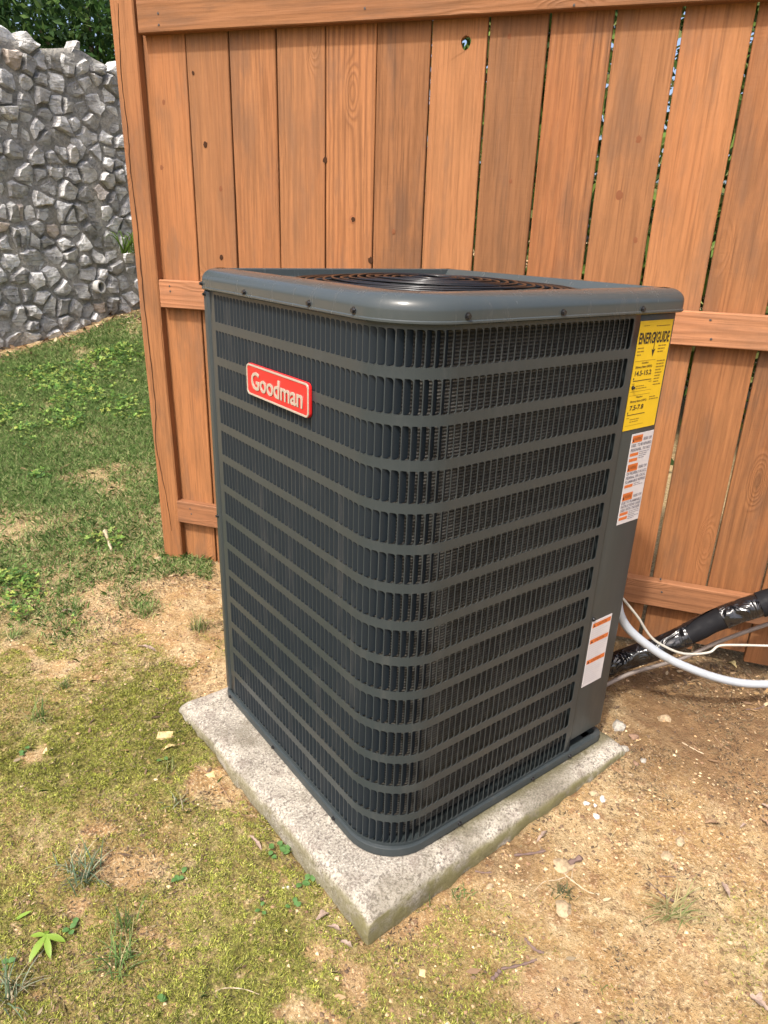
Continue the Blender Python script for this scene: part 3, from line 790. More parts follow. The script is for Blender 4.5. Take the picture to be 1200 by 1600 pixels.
# ---- louvers: each punched flap hinges on the slot's edge and bends inward
VA = R(44)
def vane_mesh():
    P = slot_outline(0, SW, 0, SH, .0015, .0062); v = []; f = []; n = len(P)
    def pos(s, z, th):
        a = VA*min(1, .35+s/.005) if s < .003 else VA; return (s*math.cos(a)-th*math.sin(a), s*math.sin(a)+th*math.cos(a), z)
    for th in (.0002, .0012):
        for (s, z) in P: v.append(pos(s, z, th))
    f.append(tuple(range(n))[::-1]); f.append(tuple(range(n, 2*n)))
    for k in range(n): f.append((k, (k+1) % n, n+(k+1) % n, n+k))
    me = mesh('louver', v, f); bm = bmesh.new(); bm.from_mesh(me); bmesh.ops.recalc_face_normals(bm, faces=bm.faces[:]); bm.to_mesh(me); bm.free(); return me
vme = vane_mesh(); vme.materials.append(VANE)
info = []
for (s0, za, zb) in slots:
    p, t, n = path(s0); M = frame((p.x, p.y, za), t, n, UP); 
    c = np.array(M @ Vector((SW/2, 0, SH/2))); cx, cy, cz = project(c); nrm = np.array(-(n)); vd = (CAM-c); vd /= np.linalg.norm(vd)
    info.append((max(0, nrm@vd)/cz**2, M))
info.sort(key=lambda q: -q[0])
for (_, M) in info[:300]:
    o = bpy.data.objects.new('louver', vme); col.objects.link(o); o.parent = grille; o.matrix_parent_inverse = parent_inv(grille); o.matrix_basis = M
bm = bmesh.new(); VV = [vv.co.copy() for vv in vme.vertices]; FF = [tuple(p.vertices) for p in vme.polygons]; av = []; af = []
for (_, M) in info[300:]:
    n0 = len(av); av += [M @ c for c in VV]; af += [tuple(i+n0 for i in q) for q in FF]
bm.free(); rest = link('louver', mesh('louver_rest', av, af), VANE, grille); tag(rest, kind='stuff')
# coil inside
coil_r = [[(x, y, z) for x, y in outline(-.034, RF, RO)] for z in (.03, 1.095)]
link('coil', loft('coil', coil_r), COIL, ac)
# corner post, service panel, far sides
link('corner_post', bm_mesh('corner_post', box_bm(.0015, .04, .7045, S-.0015, .0245, 1.1, .010, 4), sharp=60), PAINT, ac)
link('service_panel', bm_mesh('service_panel', box_bm(.6035, S-.002, .0095, .035, .045, 1.1, .006, 3), sharp=60), PAINT, ac)
link('side_panel', bm_mesh('side_panel', box_bm(S-.012, S-.0025, .032, S-.03, .030, 1.1, .002, 1), sharp=60), PAINT, ac)
link('rear_panel', bm_mesh('rear_panel', box_bm(.042, S-.03, S-.012, S-.003, .030, 1.1, .002, 1), sharp=60), PAINT, ac)
# screws
def screw(p, n, r=.0045):
    n = Vector(n); p = Vector(p); bm = bmesh.new()
    addme(bm, tube_mesh('w', [p-n*.001, p+n*.0012], r*1.35, 12)); addme(bm, tube_mesh('h', [p+n*.001, p+n*.0052], [r, r*.9], 6))
    return link('screw', bm_mesh('screw', bm), SCREW, ac)
def nearest_on_cap(px, o=.0045):
    best = None
    for face, nn in (('R', (0, -1, 0)), ('L', (-1, 0, 0))):
        P = onR(px, -o) if face == 'R' else onL(px, -o)
        if face == 'R' and P[0] >= RF*.6: best = (P, nn)
        if face == 'L' and P[1] >= RF*.6 and best is None: best = (P, nn)
    if best is None: P = onR(px, 0); best = (np.array([.03, .03, P[2]]), (-.707, -.707, 0))
    return best
for px in [(382, 459), (483, 474), (553, 485), (731, 494), (880, 488), (1004, 484)]:
    P, n = nearest_on_cap(px); P[2] = min(max(P[2], 1.109), 1.117); screw(P, n)
for P, n in [((-.0045, .722, 1.111), (-1, 0, 0)), ((.0015, .722, 1.088), (-1, 0, 0)), ((.0015, .722, .55), (-1, 0, 0)), ((.62, .0095, .40), (0, -1, 0)), ((.62, .0095, .95), (0, -1, 0))]: screw(P, n, .0036)
for s, z in [(.22, .013), (.46, .013), (.60, .012)]: screw((s, -.002, z), (0, -1, 0), .0038)
for s in (.17, .45, .70): screw((-.002, s, .013), (-1, 0, 0), .0038)

# ---- lettering helper
def text_me(txt, size, extr=0.0, off=0.0, sx=1.0, al='LEFT'):
    cu = bpy.data.curves.new('t', 'FONT'); cu.body = txt; cu.size = size; cu.extrude = extr; cu.offset = off; cu.align_x = al; cu.resolution_u = 3
    o = bpy.data.objects.new('t', cu); col.objects.link(o); dg = bpy.context.evaluated_depsgraph_get(); dg.update()
    me = bpy.data.meshes.new_from_object(o.evaluated_get(dg)); bpy.data.objects.remove(o); bpy.data.curves.remove(cu)
    if sx != 1: me.transform(Matrix.Diagonal((sx, 1, 1, 1)))
    return me
def place(me, o3, xd, yd, name, mat, parent):
    zd = Vector(xd).cross(Vector(yd)); me.transform(frame(o3, Vector(xd), Vector(yd), zd)); me.materials.clear(); me.materials.append(mat); me.name = name
    return link(name, me, mat, parent)
# ---- badge on the left face
BC = Vector((INS, .392, .936)); BW, BH = .252, .066; bx = Vector((0, -1, 0)); by = Vector((0, 0, 1)); bz = Vector((-1, 0, 0))
def rrect(wd_, ht_, r, n=6):
    P = []
    for (cx, cy, a0) in ((wd_/2-r, ht_/2-r, 0), (-wd_/2+r, ht_/2-r, 90), (-wd_/2+r, -ht_/2+r, 180), (wd_/2-r, -ht_/2+r, 270)):
        for k in range(n+1): a = R(a0+90*k/n); P.append((cx+math.cos(a)*r, cy+math.sin(a)*r))
    return P
def rr_loft(name, steps, mat, parent):
    rings = []
    for (ww, hh, r, d) in steps: rings.append([BC+bx*x+by*y+bz*d for x, y in rrect(ww, hh, r)])
    n = len(rings[0]); v = [p for r in rings for p in r]; f = []
    for s in range(len(rings)-1):
        for k in range(n): f.append((s*n+k, s*n+(k+1) % n, (s+1)*n+(k+1) % n, (s+1)*n+k))
    f.append(tuple(range((len(rings)-1)*n, len(rings)*n)))
    return link(name, mesh(name, v, f, sharp=40), mat, parent)
badge = rr_loft('badge', [(BW, BH, .011, .001), (BW, BH, .011, .0065), (BW-.002, BH-.002, .0105, .0078), (BW-.016, BH-.016, .008, .0070)], RED, ac); tag(badge, 'red rectangular name badge with raised silver letters')
# silver rim of the badge
rim = [(BW-.001, BH-.001, .0105, .0070), (BW-.002, BH-.002, .0102, .0086), (BW-.0085, BH-.0085, .008, .0086), (BW-.0095, BH-.0095, .0075, .0070)]
rings = [[BC+bx*x+by*y+bz*d for x, y in rrect(ww, hh, r)] for ww, hh, r, d in rim]; n = len(rings[0]); v = [p for r in rings for p in r]; f = []
for s in range(3):
    for k in range(n): f.append((s*n+k, s*n+(k+1) % n, (s+1)*n+(k+1) % n, (s+1)*n+k))
link('rim', mesh('rim', v, f, sharp=40), CREAM, badge)
me = text_me('Goodman', .047, .0008, .0007, 1.0, 'CENTER'); xs = [vv.co.x for vv in me.vertices]; ys = [vv.co.y for vv in me.vertices]
wt = max(xs)-min(xs); me.transform(Matrix.Translation((-(max(xs)+min(xs))/2, -(max(ys)+min(ys))/2, 0))); me.transform(Matrix.Diagonal((.208/wt, .205/wt*1.0, 1, 1)))
place(me, BC+bz*.0080, bx, by, 'lettering', CREAM, badge)
# ---- labels on the service panel (y = .0095 plane, facing -Y)
LY = .0086
def label(name, x0, x1, z0, z1, mat, lab):
    o = link(name, bm_mesh(name, box_bm(x0, x1, LY, LY+.0008, z0, z1)), mat, ac); tag(o, lab); return o
lx = Vector((1, 0, 0)); lz = Vector((0, 0, 1))
def bars(parent, rects, mat, name='print'):
    if len(rects) < 12:
        for q in rects: one_bar(parent, [q], mat, name)
        return
    return tag(one_bar(parent, rects, mat, name), kind='stuff')
def one_bar(parent, rects, mat, name):
    v = []; f = []
    for (x0, x1, z0, z1) in rects:
        k = len(v); v += [(x0, LY-.0003, z0), (x1, LY-.0003, z0), (x1, LY-.0003, z1), (x0, LY-.0003, z1)]; f.append((k, k+1, k+2, k+3))
    return link(name, mesh(name, v, f), mat, parent)
def fit_text(parent, s, x0, z0, wid, hgt, mat, bold=0.0, name='lettering'):
    me = text_me(s, 1.0, 0, bold); xs = [q.co.x for q in me.vertices]; ys = [q.co.y for q in me.vertices]
    sx = wid/(max(xs)-min(xs)); sy = hgt/(max(ys)-min(ys)); me.transform(Matrix.Translation((-min(xs), -min(ys), 0))); me.transform(Matrix.Diagonal((sx, sy, 1, 1)))
    return place(me, Vector((x0, LY-.0004, z0)), lx, lz, name, mat, parent)
EX0, EX1, EZ0, EZ1 = .6095, .7250, .858, 1.084
en = label('energy_label', EX0, EX1, EZ0, EZ1, YEL, 'yellow printed energy rating sticker')
W_ = EX1-EX0
fit_text(en, 'ENERG', EX0+.004, 1.038, W_*.475, .023, INK, .03); fit_text(en, 'GUIDE', EX0+W_*.56, 1.038, W_*.40, .023, INK, .03)
yx = EX0+W_*.525
v = [(yx-.0045, LY-.0004, 1.061), (yx-.0018, LY-.0004, 1.061), (yx, LY-.0004, 1.052), (yx+.0018, LY-.0004, 1.061), (yx+.0045, LY-.0004, 1.061), (yx+.0012, LY-.0004, 1.046), (yx+.0012, LY-.0004, 1.022), (yx-.0012, LY-.0004, 1.022), (yx-.0012, LY-.0004, 1.046)]
link('lettering', mesh('y', v, [(0, 8, 2, 1), (2, 5, 4, 3), (8, 7, 6, 5), (8, 5, 2)]), INK, en)
link('arrow', mesh('arrow', [(yx, LY-.0004, 1.010), (yx+.0065, LY-.0004, 1.027), (yx, LY-.0004, 1.023), (yx-.0065, LY-.0004, 1.027)], [(0, 1, 2, 3)]), INK, en)
X_ = lambda q: EX0+W_*q
thin = [(X_(.02), X_(.64), 1.0035, 1.0043), (X_(.02), X_(.68), .9405, .9412), (X_(.02), X_(.66), .9325, .9332), (X_(.04), X_(.60), .868, .8686)]
thick = [(X_(.06), X_(.62), .9625, .9640), (X_(.05), X_(.60), .8905, .8920)]
sq = [(X_(.055), X_(.085), .966, .970), (X_(.05), X_(.08), .894, .898)]
bars(en, thin, OLIVE); bars(en, thick, INK); bars(en, sq, INK)
for s, x, z, wd_, h in [('Cooling', .24, .9965, .20, .0052), ('Efficiency Rating (SEER2)', .07, .9880, .50, .0058), ('Heating', .24, .9255, .20, .0050), ('Efficiency Rating (HSPF2)', .08, .9165, .50, .0056)]: fit_text(en, s, X_(x), z, W_*wd_, h, INK, .02)
fit_text(en, '14.5-15.2', X_(.08), .9735, W_*.50, .0105, INK, .025); fit_text(en, '7.5-7.8', X_(.10), .9010, W_*.42, .0105, INK, .025)
rs = random.Random(5); small = []
def para(x0, x1, z, n, dz=.0052, h=.0014):
    for i in range(n):
        xe = x0+(x1-x0)*rs.uniform(.55, 1); x = x0
        while x < xe-.004:
            wl = rs.uniform(.005, .012); small.append((x, min(x+wl, xe), z-i*dz, z-i*dz+h)); x += wl+.0013
para(X_(.04), X_(.26), 1.029, 3, .0068, .0022); para(X_(.66), X_(.98), 1.031, 3, .0062, .0022); para(X_(.50), X_(.97), 1.0715, 1, h=.002); para(X_(.12), X_(.30), 1.0735, 1)
para(X_(.70), X_(.97), .999, 9, .0062, .0022); para(X_(.18), X_(.52), .951, 2, .005, .0016); para(X_(.06), X_(.2), .957, 1); para(X_(.55), X_(.67), .958, 1); para(X_(.66), X_(.97), .9235, 2, .005, .002); para(X_(.16), X_(.52), .880, 2, .005, .0016); para(X_(.05), X_(.18), .884, 1)
bars(en, small, OLIVE)
WX0, WX1, WZ0, WZ1 = .6485, .7285, .634, .846
wl_ = label('warning_label', WX0, WX1, WZ0, WZ1, WHT, 'white warning sticker with orange blocks'); ww = WX1-WX0; WX = lambda q: WX0+ww*q
big = [(WX(.04), WX(.50), .826, .842), (WX(.04), WX(.50), .760, .777), (WX(.04), WX(.50), .691, .709)]; med = [(WX(.04), WX(.42), .7955, .8025), (WX(.04), WX(.42), .783, .790), (WX(.04), WX(.42), .722, .729), (WX(.04), WX(.42), .6555, .6625), (WX(.04), WX(.42), .644, .651)]
bars(wl_, big+med, OR, 'warning_block')
for (x0, x1, z0, z1) in big:
    fit_text(wl_, 'WARNING', x0+.008, z0+.004, x1-x0-.012, z1-z0-.008, INK); k_ = z1-z0
    link('symbol', mesh('s', [(x0+.0015, LY-.0004, z0+.003), (x0+.0075, LY-.0004, z0+.003), (x0+.0045, LY-.0004, z1-.003)], [(0, 1, 2)]), INK, wl_)
for s, x, z, wv in [('RISK OF', .56, .828, .38), ('USED.  TO BE REPAIRED', .04, .8165, .92), ('PERSONNEL.  DO NOT', .04, .806, .92), ('RISK OF', .56, .763, .38), ('OF PROPERLY IN ACC', .04, .7515, .92), ('FEDERAL OR LOCAL', .04, .742, .92), ('FLAMMABLE REFRIG', .04, .7325, .92), ('RISK OF', .56, .694, .38), ('DUE TO FLAMMABLE', .04, .6825, .92), ('INSTRUCTIONS CAREF', .04, .6735, .92), ('USED WITH THE REFR', .04, .6645, .92)]:
    fit_text(wl_, s, WX(x), z, ww*wv, .0068, GINK, .03)
small = []
for z, n in ((.801, 4), (.7275, 2), (.660, 5)): para(WX(.46), WX(.97), z, n, .0045, .0016)
bars(wl_, small, GINK)
VX0, VX1, VZ0, VZ1 = .618, .694, .206, .392
w2 = label('lower_label', VX0, VX1, VZ0, VZ1, WHT, 'white caution sticker with three orange bands low on the panel'); ww = VX1-VX0; WX = lambda q: VX0+ww*q
b3 = [(WX(.04), WX(.96), .374, .386), (WX(.04), WX(.96), .329, .341), (WX(.04), WX(.96), .271, .283)]
bars(w2, b3, OR, 'caution_band')
for (x0, x1, z0, z1) in b3: fit_text(w2, 'CAUTION', x0+.018, z0+.0025, .036, .007, INK); link('symbol', mesh('s', [(x0+.003, LY-.0004, z0+.002), (x0+.011, LY-.0004, z0+.002), (x0+.007, LY-.0004, z1-.002)], [(0, 1, 2)]), INK, w2)
small = []
for z, n in ((.368, 5), (.323, 7), (.265, 9)): para(WX(.06), WX(.95), z, n, .0062, .0013)
LGI = simple('pale_print_ink', (.42, .39, .40), .5); bars(w2, small, LGI)

# ================================================================== pipes and cables at the right
def px_path(pts, offs, n=8): return spline([Vector(onf(p, o)) for p, o in zip(pts, offs)], n)
foam = NT('black_foam_insulation'); p = foam.obj(); foam.spec(.15); foam.base((.0085, .0085, .010)); foam.rough(foam.mapr(foam.noise(p, 60, 4), .3, .7, .55, .8)); foam.bump(foam.noise(p, 120, 4, .7), .3, .003)
tape = NT('black_vinyl_tape'); p = tape.obj(); tape.base((.006, .006, .007)); tape.rough(.17); tape.spec(.7); tape.bump(tape.noise(tape.vscale(p, 1, 1, .6), 17, 2, .45, 2.2), .75, .02)
pts = [(905, 1062), (945, 1043), (985, 1027), (1030, 1012), (1070, 994), (1110, 974), (1150, 957), (1200, 941), (1260, 922), (1330, 905)]; of = [.84, .87, .885, .90, .915, .93, .94, .95, .96, .965]
P = px_path(pts, of, 16)[::2]; pr = .030
pipe = link('insulated_pipe', tube_mesh('insulated_pipe', P, [pr*(1+.03*math.sin(i*.9)) for i in range(len(P))], 20), foam.m); tag(pipe, 'thick black foam insulated refrigerant pipe running from the unit along the fence', 'pipe')
def wrap(a, b, rad, name, mat, jit): return link(name, tube_mesh(name, P[a:b], [rad*(1+jit*mnoise.noise(Vector((i*1.7, 4, a)))) for i in range(a, b)], 26, True, .018 if 'tape' in name else .0), mat, pipe)
wrap(2, 34, pr+.0022, 'tape_wrap', tape.m, .05); wrap(44, 55, pr+.0028, 'tape_wrap', tape.m, .06); wrap(54, 73, pr+.006, 'insulation_sleeve', foam.m, .01)
# tape spiral tail between the two wraps
sp_ = []
v = []; f = []
for i in range(60):
    u = i/59; q = 33+u*12; i0 = int(q); p0 = P[i0].lerp(P[i0+1], q-i0); t = (P[i0+1]-P[i0]).normalized(); nn = (UP-t*UP.dot(t)).normalized(); bb = t.cross(nn)
    for d in range(9):
        a = 2.3-2.3*(1-u)*d/8*1.15-.9*u*d/8-.5*u; rr = pr*1.03+.0026+.0012*mnoise.noise(Vector((i*.35, d*.9, 2)))
        v.append(p0+(nn*math.cos(a)-bb*math.sin(a))*rr)
for i in range(59):
    for d in range(8): q = i*9+d; f.append((q, q+9, q+10, q+1))
link('tape_wrap', mesh('tape_tail', v, f, smooth=True), tape.m, pipe)
cm = NT('grey_pvc'); p = cm.obj(); cm.base(cm.mix(cm.mapr(cm.noise(p, 30, 4), .5, .7, 0, .4), (.36, .39, .42), (.24, .23, .21))); cm.rough(.42)
P = px_path([(948, 880), (963, 912), (965, 931), (968, 957), (981, 981), (1005, 1003), (1037, 1025), (1070, 1041), (1113, 1057), (1157, 1067), (1200, 1069), (1250, 1068), (1320, 1060)], [.70, .70, .71, .72, .74, .76, .785, .81, .85, .90, .955, 1.0, 1.04])
cdt = link('electrical_conduit', tube_mesh('electrical_conduit', P, .0115, 14), cm.m); tag(cdt, 'pale grey flexible electrical conduit curving over the black pipe', 'conduit')
P = px_path([(955, 905), (967, 927), (983, 947), (998, 966), (1007, 981), (1018, 996), (1033, 1007), (1059, 1019), (1081, 1022), (1109, 1019), (1124, 1009), (1157, 1008), (1200, 1009), (1280, 1010)], [.72, .725, .74, .755, .765, .775, .785, .80, .82, .84, .855, .875, .90, .94])
cb = link('thin_cable', tube_mesh('thin_cable', P, .0034, 8), simple('cream_cable', (.38, .36, .31), .5)); tag(cb, 'thin cream cable looping beside the grey conduit', 'cable')
P = px_path([(915, 1090), (942, 1073), (983, 1053), (1027, 1040), (1070, 1027), (1113, 1007), (1157, 990), (1200, 975), (1270, 950)], [.79, .815, .85, .885, .92, .96, .985, 1.0, 1.01])
dr = link('drain_tube', tube_mesh('drain_tube', P, .0062, 10), simple('grey_brown_tube', (.16, .13, .11), .6)); tag(dr, 'slim grey brown tube lying under the black insulated pipe', 'tube')

# ================================================================== ground cover (uncountable)
def blades(x, y, L, wv, lean, cols, name, mat, bend=.5, z=None, g=rng):
    n = len(x); z = gtop(x, y)-.002 if z is None else z
    P = np.stack([x, y, z], -1); az = g.random(n)*2*np.pi; d = np.stack([np.cos(az), np.sin(az), np.zeros(n)], -1); s = np.stack([-np.sin(az), np.cos(az), np.zeros(n)], -1)
    tw = g.random(n)*2*np.pi; s = s*np.cos(tw)[:, None]+d*np.sin(tw)[:, None]*.5
    up = np.array([0, 0, 1.0]); L = L[:, None]; wv = wv[:, None]; lean = lean[:, None]
    mid = P+(up*np.cos(lean)+d*np.sin(lean))*L*.5; l2 = np.minimum(lean+bend*(.5+g.random((n, 1))), 1.9)
    tip = mid+(up*np.cos(l2)+d*np.sin(l2))*L*.5
    V = np.stack([P-s*wv, P+s*wv, mid+s*wv*.75, tip, mid-s*wv*.75], 1).reshape(-1, 3)
    return soup(name, V, 5, cols, mat)
def sample(n, x0, x1, y0, y1, fun, cap=None):
    X = rng.uniform(x0, x1, n); Y = rng.uniform(y0, y1, n); pr = fun(X, Y)
    k = rng.random(n) < pr; X, Y = X[k], Y[k]
    return (X, Y) if cap is None else (X[:cap], Y[:cap])
def pick(cols, n, lo=.7, hi=1.35): return np.array(cols)[rng.integers(0, len(cols), n)]*rng.uniform(lo, hi, (n, 1))
outpad = lambda x, y: (pad_d(x, y) > .006)
def inview(x, y, mgn=60):
    px, py, z = project(np.stack([x, y, gbase(x, y)], -1)); return (z > .2) & (px > -mgn*3) & (px < 1200+mgn) & (py < 1600+mgn*2.5)
# moss: short curled fronds
fm = lambda x, y: masks(x, y)[0]**1.1*outpad(x, y)*inview(x, y)*(.22+.78*sst(fbm(x*48, y*48, 2), .36, .56))
mx_, my_ = sample(2200000, -1.0, .9, -.75, 1.35, fm); print('moss', len(mx_))
mn = len(mx_); mcol = fbm(mx_*9, my_*9, 3)
mc = pick([(.26, .275, .045), (.34, .35, .065), (.19, .205, .04), (.11, .125, .028), (.41, .41, .11), (.24, .21, .08)], mn)
mc *= (.65+.75*mcol)[:, None]
mme = blades(mx_, my_, rng.uniform(.004, .012, mn), rng.uniform(.0006, .0012, mn), rng.uniform(.3, 1.35, mn), mc, 'moss', LITTER, .5)
tag(link('moss', mme), 'yellow green moss carpeting the ground left of the concrete pad', kind='stuff')
# lawn grass: green blades and straw
gdens = lambda x, y: masks(x, y)[1]*inview(x, y)*outpad(x, y)*np.clip(.15+1.5*(fbm(x*4+1, y*4, 3)-.25), 0.04, 1)*(wdist(x, y) > .12)
def inlawn(x, y):
    px, py, z = project(np.stack([x, y, gbase(x, y)], -1)); return (z > .2) & (px > -160) & (px < 330) & (py < 1020)
t0 = rng.uniform(-2.0, 3.0, 5200000); t1 = rng.uniform(.75, 7.4, 5200000); kk = inlawn(t0, t1); t0, t1 = t0[kk], t1[kk]
thin = 1.0*np.clip(4.5/np.hypot(t0-CAM[0], t1-CAM[1])**1.0, .25, 1); kk = rng.random(len(t0)) < gdens(t0, t1)*thin; gx_, gy_ = t0[kk], t1[kk]
dC = np.hypot(gx_-CAM[0], gy_-CAM[1]); gn = len(gx_)
gc = pick([(.14, .235, .06), (.19, .30, .09), (.25, .35, .12), (.09, .165, .04), (.38, .40, .18)], gn)
dead = rng.random(gn) < .36; gc[dead] = pick([(.46, .37, .21), (.38, .29, .16), (.56, .47, .30)], int(dead.sum()))
ln = rng.uniform(.016, .042, gn)*np.clip(.75+.12*dC, .8, 1.3)
le = np.where(dead, rng.uniform(.9, 1.5, gn), rng.uniform(.1, .95, gn))
gme = blades(gx_, gy_, ln, rng.uniform(.0006, .0012, gn)*np.clip(.7+.26*dC, 1, 2.4), le, gc, 'grass', PLANT, .6)
tag(link('grass', gme), 'thin green lawn grass mixed with dry straw left of the fence post', kind='stuff')
# sparse short grass blades through the moss and soil
sdens = lambda x, y: inview(x, y)*outpad(x, y)*np.clip(.05+masks(x, y)[0]*.10+sst(fbm(x*5+30, y*5+2, 3), .56, .72)*.55, 0, 1)*(1-masks(x, y)[2])*(1-.85*sst(project(np.stack([x, y, gbase(x, y)], -1))[0], 640, 760))
bx_, by_ = sample(12000, -1.0, 1.4, -.75, 1.6, sdens); bn = len(bx_)
bc = pick([(.07, .12, .03), (.11, .16, .05), (.33, .27, .15), (.24, .19, .10)], bn)
bme = blades(bx_, by_, rng.uniform(.012, .040, bn), rng.uniform(.0006, .0012, bn), rng.uniform(.5, 1.45, bn), bc, 'stray_grass', PLANT, .5)
tag(link('stray_grass', bme), 'stray short grass blades scattered through the moss and soil', kind='stuff')
# clover: three round leaflets per sprig
CLV = [(125, 610, 75, 50), (185, 560, 45, 25), (100, 660, 45, 25), (55, 690, 35, 25), (5, 650, 30, 30), (175, 850, 30, 18), (40, 920, 60, 35), (10, 960, 30, 25), (200, 640, 40, 25), (60, 585, 30, 14), (65, 750, 20, 10), (140, 975, 18, 8)]
def clov(x, y):
    px, py, z = project(np.stack([x, y, gbase(x, y)], -1)); b = 0
    for q in CLV: b = np.maximum(b, blob(px+90*(fbm(x*9, y*9, 2)-.5), py, *q))
    return np.where(z > .2, sst(b, .35, .9)*np.clip(.10+.9*sst(fbm(x*16, y*16, 3), .34, .66), 0, 1), 0)*(wdist(x, y) > .3)
cx_, cy_ = sample(330000, -1.6, 2.4, .9, 6.6, clov, 14000); cn = len(cx_)
cz_ = gtop(cx_, cy_)+rng.uniform(.006, .04, cn); dC = np.hypot(cx_-CAM[0], cy_-CAM[1]); sz = rng.uniform(.004, .008, cn)*np.clip(.7+.15*dC, 1, 1.6)
V = []; cc = pick([(.10, .20, .04), (.15, .27, .05), (.06, .13, .03), (.23, .33, .08), (.30, .34, .08), (.05, .10, .03)], cn)
a0 = rng.random(cn)*2*np.pi; tl = rng.normal(0, .35, (cn, 2)); Vs = []
for q in range(3):
    a = a0+q*2.094; d = np.stack([np.cos(a), np.sin(a), tl[:, 0]*np.cos(a)+tl[:, 1]*np.sin(a)+.15], -1); s = np.stack([-np.sin(a), np.cos(a), -tl[:, 0]*np.sin(a)+tl[:, 1]*np.cos(a)], -1)
    C0 = np.stack([cx_, cy_, cz_], -1); S_ = sz[:, None]
    Vs.append(np.stack([C0, C0+d*S_*.6+s*S_*.55, C0+d*S_*1.25+s*S_*.4, C0+d*S_*1.15, C0+d*S_*1.25-s*S_*.4, C0+d*S_*.6-s*S_*.55], 1))
V = np.stack(Vs, 1).reshape(-1, 3)
tag(link('clover', soup('clover', V, 6, np.repeat(cc, 3, axis=0), PLANT)), 'bright green clover spreading through the lawn', kind='stuff')
# gravel crumbs and soil clods
def stones_soup(x, y, r, cols, name, lab, flat=.6):
    oct_ = np.array([(1, 0, 0), (0, 1, 0), (-1, 0, 0), (0, -1, 0), (0, 0, 1), (0, 0, -1)], float); tri = [(0, 1, 4), (1, 2, 4), (2, 3, 4), (3, 0, 4), (1, 0, 5), (2, 1, 5), (3, 2, 5), (0, 3, 5)]
    n = len(x); z = gtop(x, y); a = rng.random(n)*6.28; sc3 = rng.uniform(.6, 1.3, (n, 6, 3)); V = []
    B = oct_[None]*sc3*r[:, None, None]; B[:, :, 2] *= flat
    ca, sa = np.cos(a)[:, None], np.sin(a)[:, None]; Xr = B[:, :, 0]*ca-B[:, :, 1]*sa; Yr = B[:, :, 0]*sa+B[:, :, 1]*ca
    B = np.stack([Xr+x[:, None], Yr+y[:, None], B[:, :, 2]+z[:, None]+.15*r[:, None]], -1)
    T = B[:, np.array(tri)].reshape(-1, 3); return tag(link(name, soup(name, T, 3, np.repeat(cols, 8, axis=0), GRAVELM)), lab, kind='stuff')
gd = lambda x, y: inview(x, y)*outpad(x, y)*(1-masks(x, y)[0]*.92)*(1-masks(x, y)[1]*.9)*(.15+.85*sst(fbm(x*6+11, y*6, 3), .42, .62))
vx, vy = sample(95000, -1.0, 1.9, -.75, 1.7, gd); vn = len(vx)
stones_soup(vx, vy, .0012+.0048*rng.random(vn)**4, pick([(.42, .29, .16), (.34, .22, .11), (.46, .35, .21), (.28, .18, .10), (.20, .12, .07), (.12, .08, .05)], vn), 'gravel', 'small soil crumbs and gravel strewn over the bare tan ground')
# heap of mulch-like chips along the fence foot and beside the pad
hp = lambda x, y: np.maximum(np.maximum(sst(.16-np.abs((x*fn[0]+y*fn[1])-1.05), 0, .12)*sst(fbm(x*7, y*7, 2), .3, .5), 0), 0)*((x*fd[0]+y*fd[1]) > -1.25)*outpad(x, y)
hx, hy = sample(16000, -.4, 1.9, -.5, 1.9, hp, 1800); hn = len(hx)
def flakes(x, y, L, wv, cols, name, lab, lift=.004):
    n = len(x); z = gtop(x, y)+lift; a = rng.random(n)*6.28; t1 = rng.normal(0, .28, n); t2 = rng.normal(0, .28, n)
    d = np.stack([np.cos(a), np.sin(a), t1], -1); s = np.stack([-np.sin(a), np.cos(a), t2], -1); C0 = np.stack([x, y, z], -1); L = L[:, None]; wv = wv[:, None]; up = np.array([0, 0, 1.])
    V = np.stack([C0-d*L, C0-d*L*.3+s*wv+up*L*.08, C0+d*L*.4+s*wv*.8, C0+d*L+up*L*.15, C0+d*L*.3-s*wv, C0-d*L*.4-s*wv*.7], 1).reshape(-1, 3)
    return tag(link(name, soup(name, V, 6, cols, LITTER)), lab, kind='stuff')
LC = [(.33, .22, .12), (.22, .14, .08), (.40, .29, .17), (.13, .085, .05), (.38, .30, .19), (.30, .19, .09), (.09, .06, .04), (.16, .10, .06)]
flakes(hx, hy, rng.uniform(.004, .016, hn), rng.uniform(.002, .006, hn), pick(LC, hn), 'fence_litter', 'dry leaf and bark litter gathered along the fence foot')
ld = lambda x, y: inview(x, y)*outpad(x, y)*(.10+.9*sst(fbm(x*3.3+5, y*3.3+1, 3), .5, .7))
lx_, ly_ = sample(5200, -1.3, 2.2, -.75, 5.5, ld, 2200); ln_ = len(lx_); lr = rng.random(ln_)**2.5
flakes(lx_, ly_, .003+.013*lr, .0012+.0045*lr, pick(LC, ln_), 'leaf_litter', 'tiny dry leaf fragments and bark specks scattered over the ground')
dd_ = lambda x, y: inview(x, y)*outpad(x, y)*(1-.6*masks(x, y)[0])*(1-masks(x, y)[1])*(.04+.96*sst(fbm(x*5.3+50, y*5.3+21, 4), .50, .62))
ex_, ey_ = sample(120000, -1.0, 1.9, -.75, 1.7, dd_, 30000); en_ = len(ex_)
flakes(ex_, ey_, rng.uniform(.0015, .006, en_), rng.uniform(.0006, .0018, en_), pick([(.13, .09, .055), (.09, .06, .04), (.20, .14, .08), (.06, .045, .03), (.30, .22, .13), (.16, .13, .07)], en_), 'soil_debris', 'fine dark bits of rootlets and bark in clumps on the bare soil', .003)
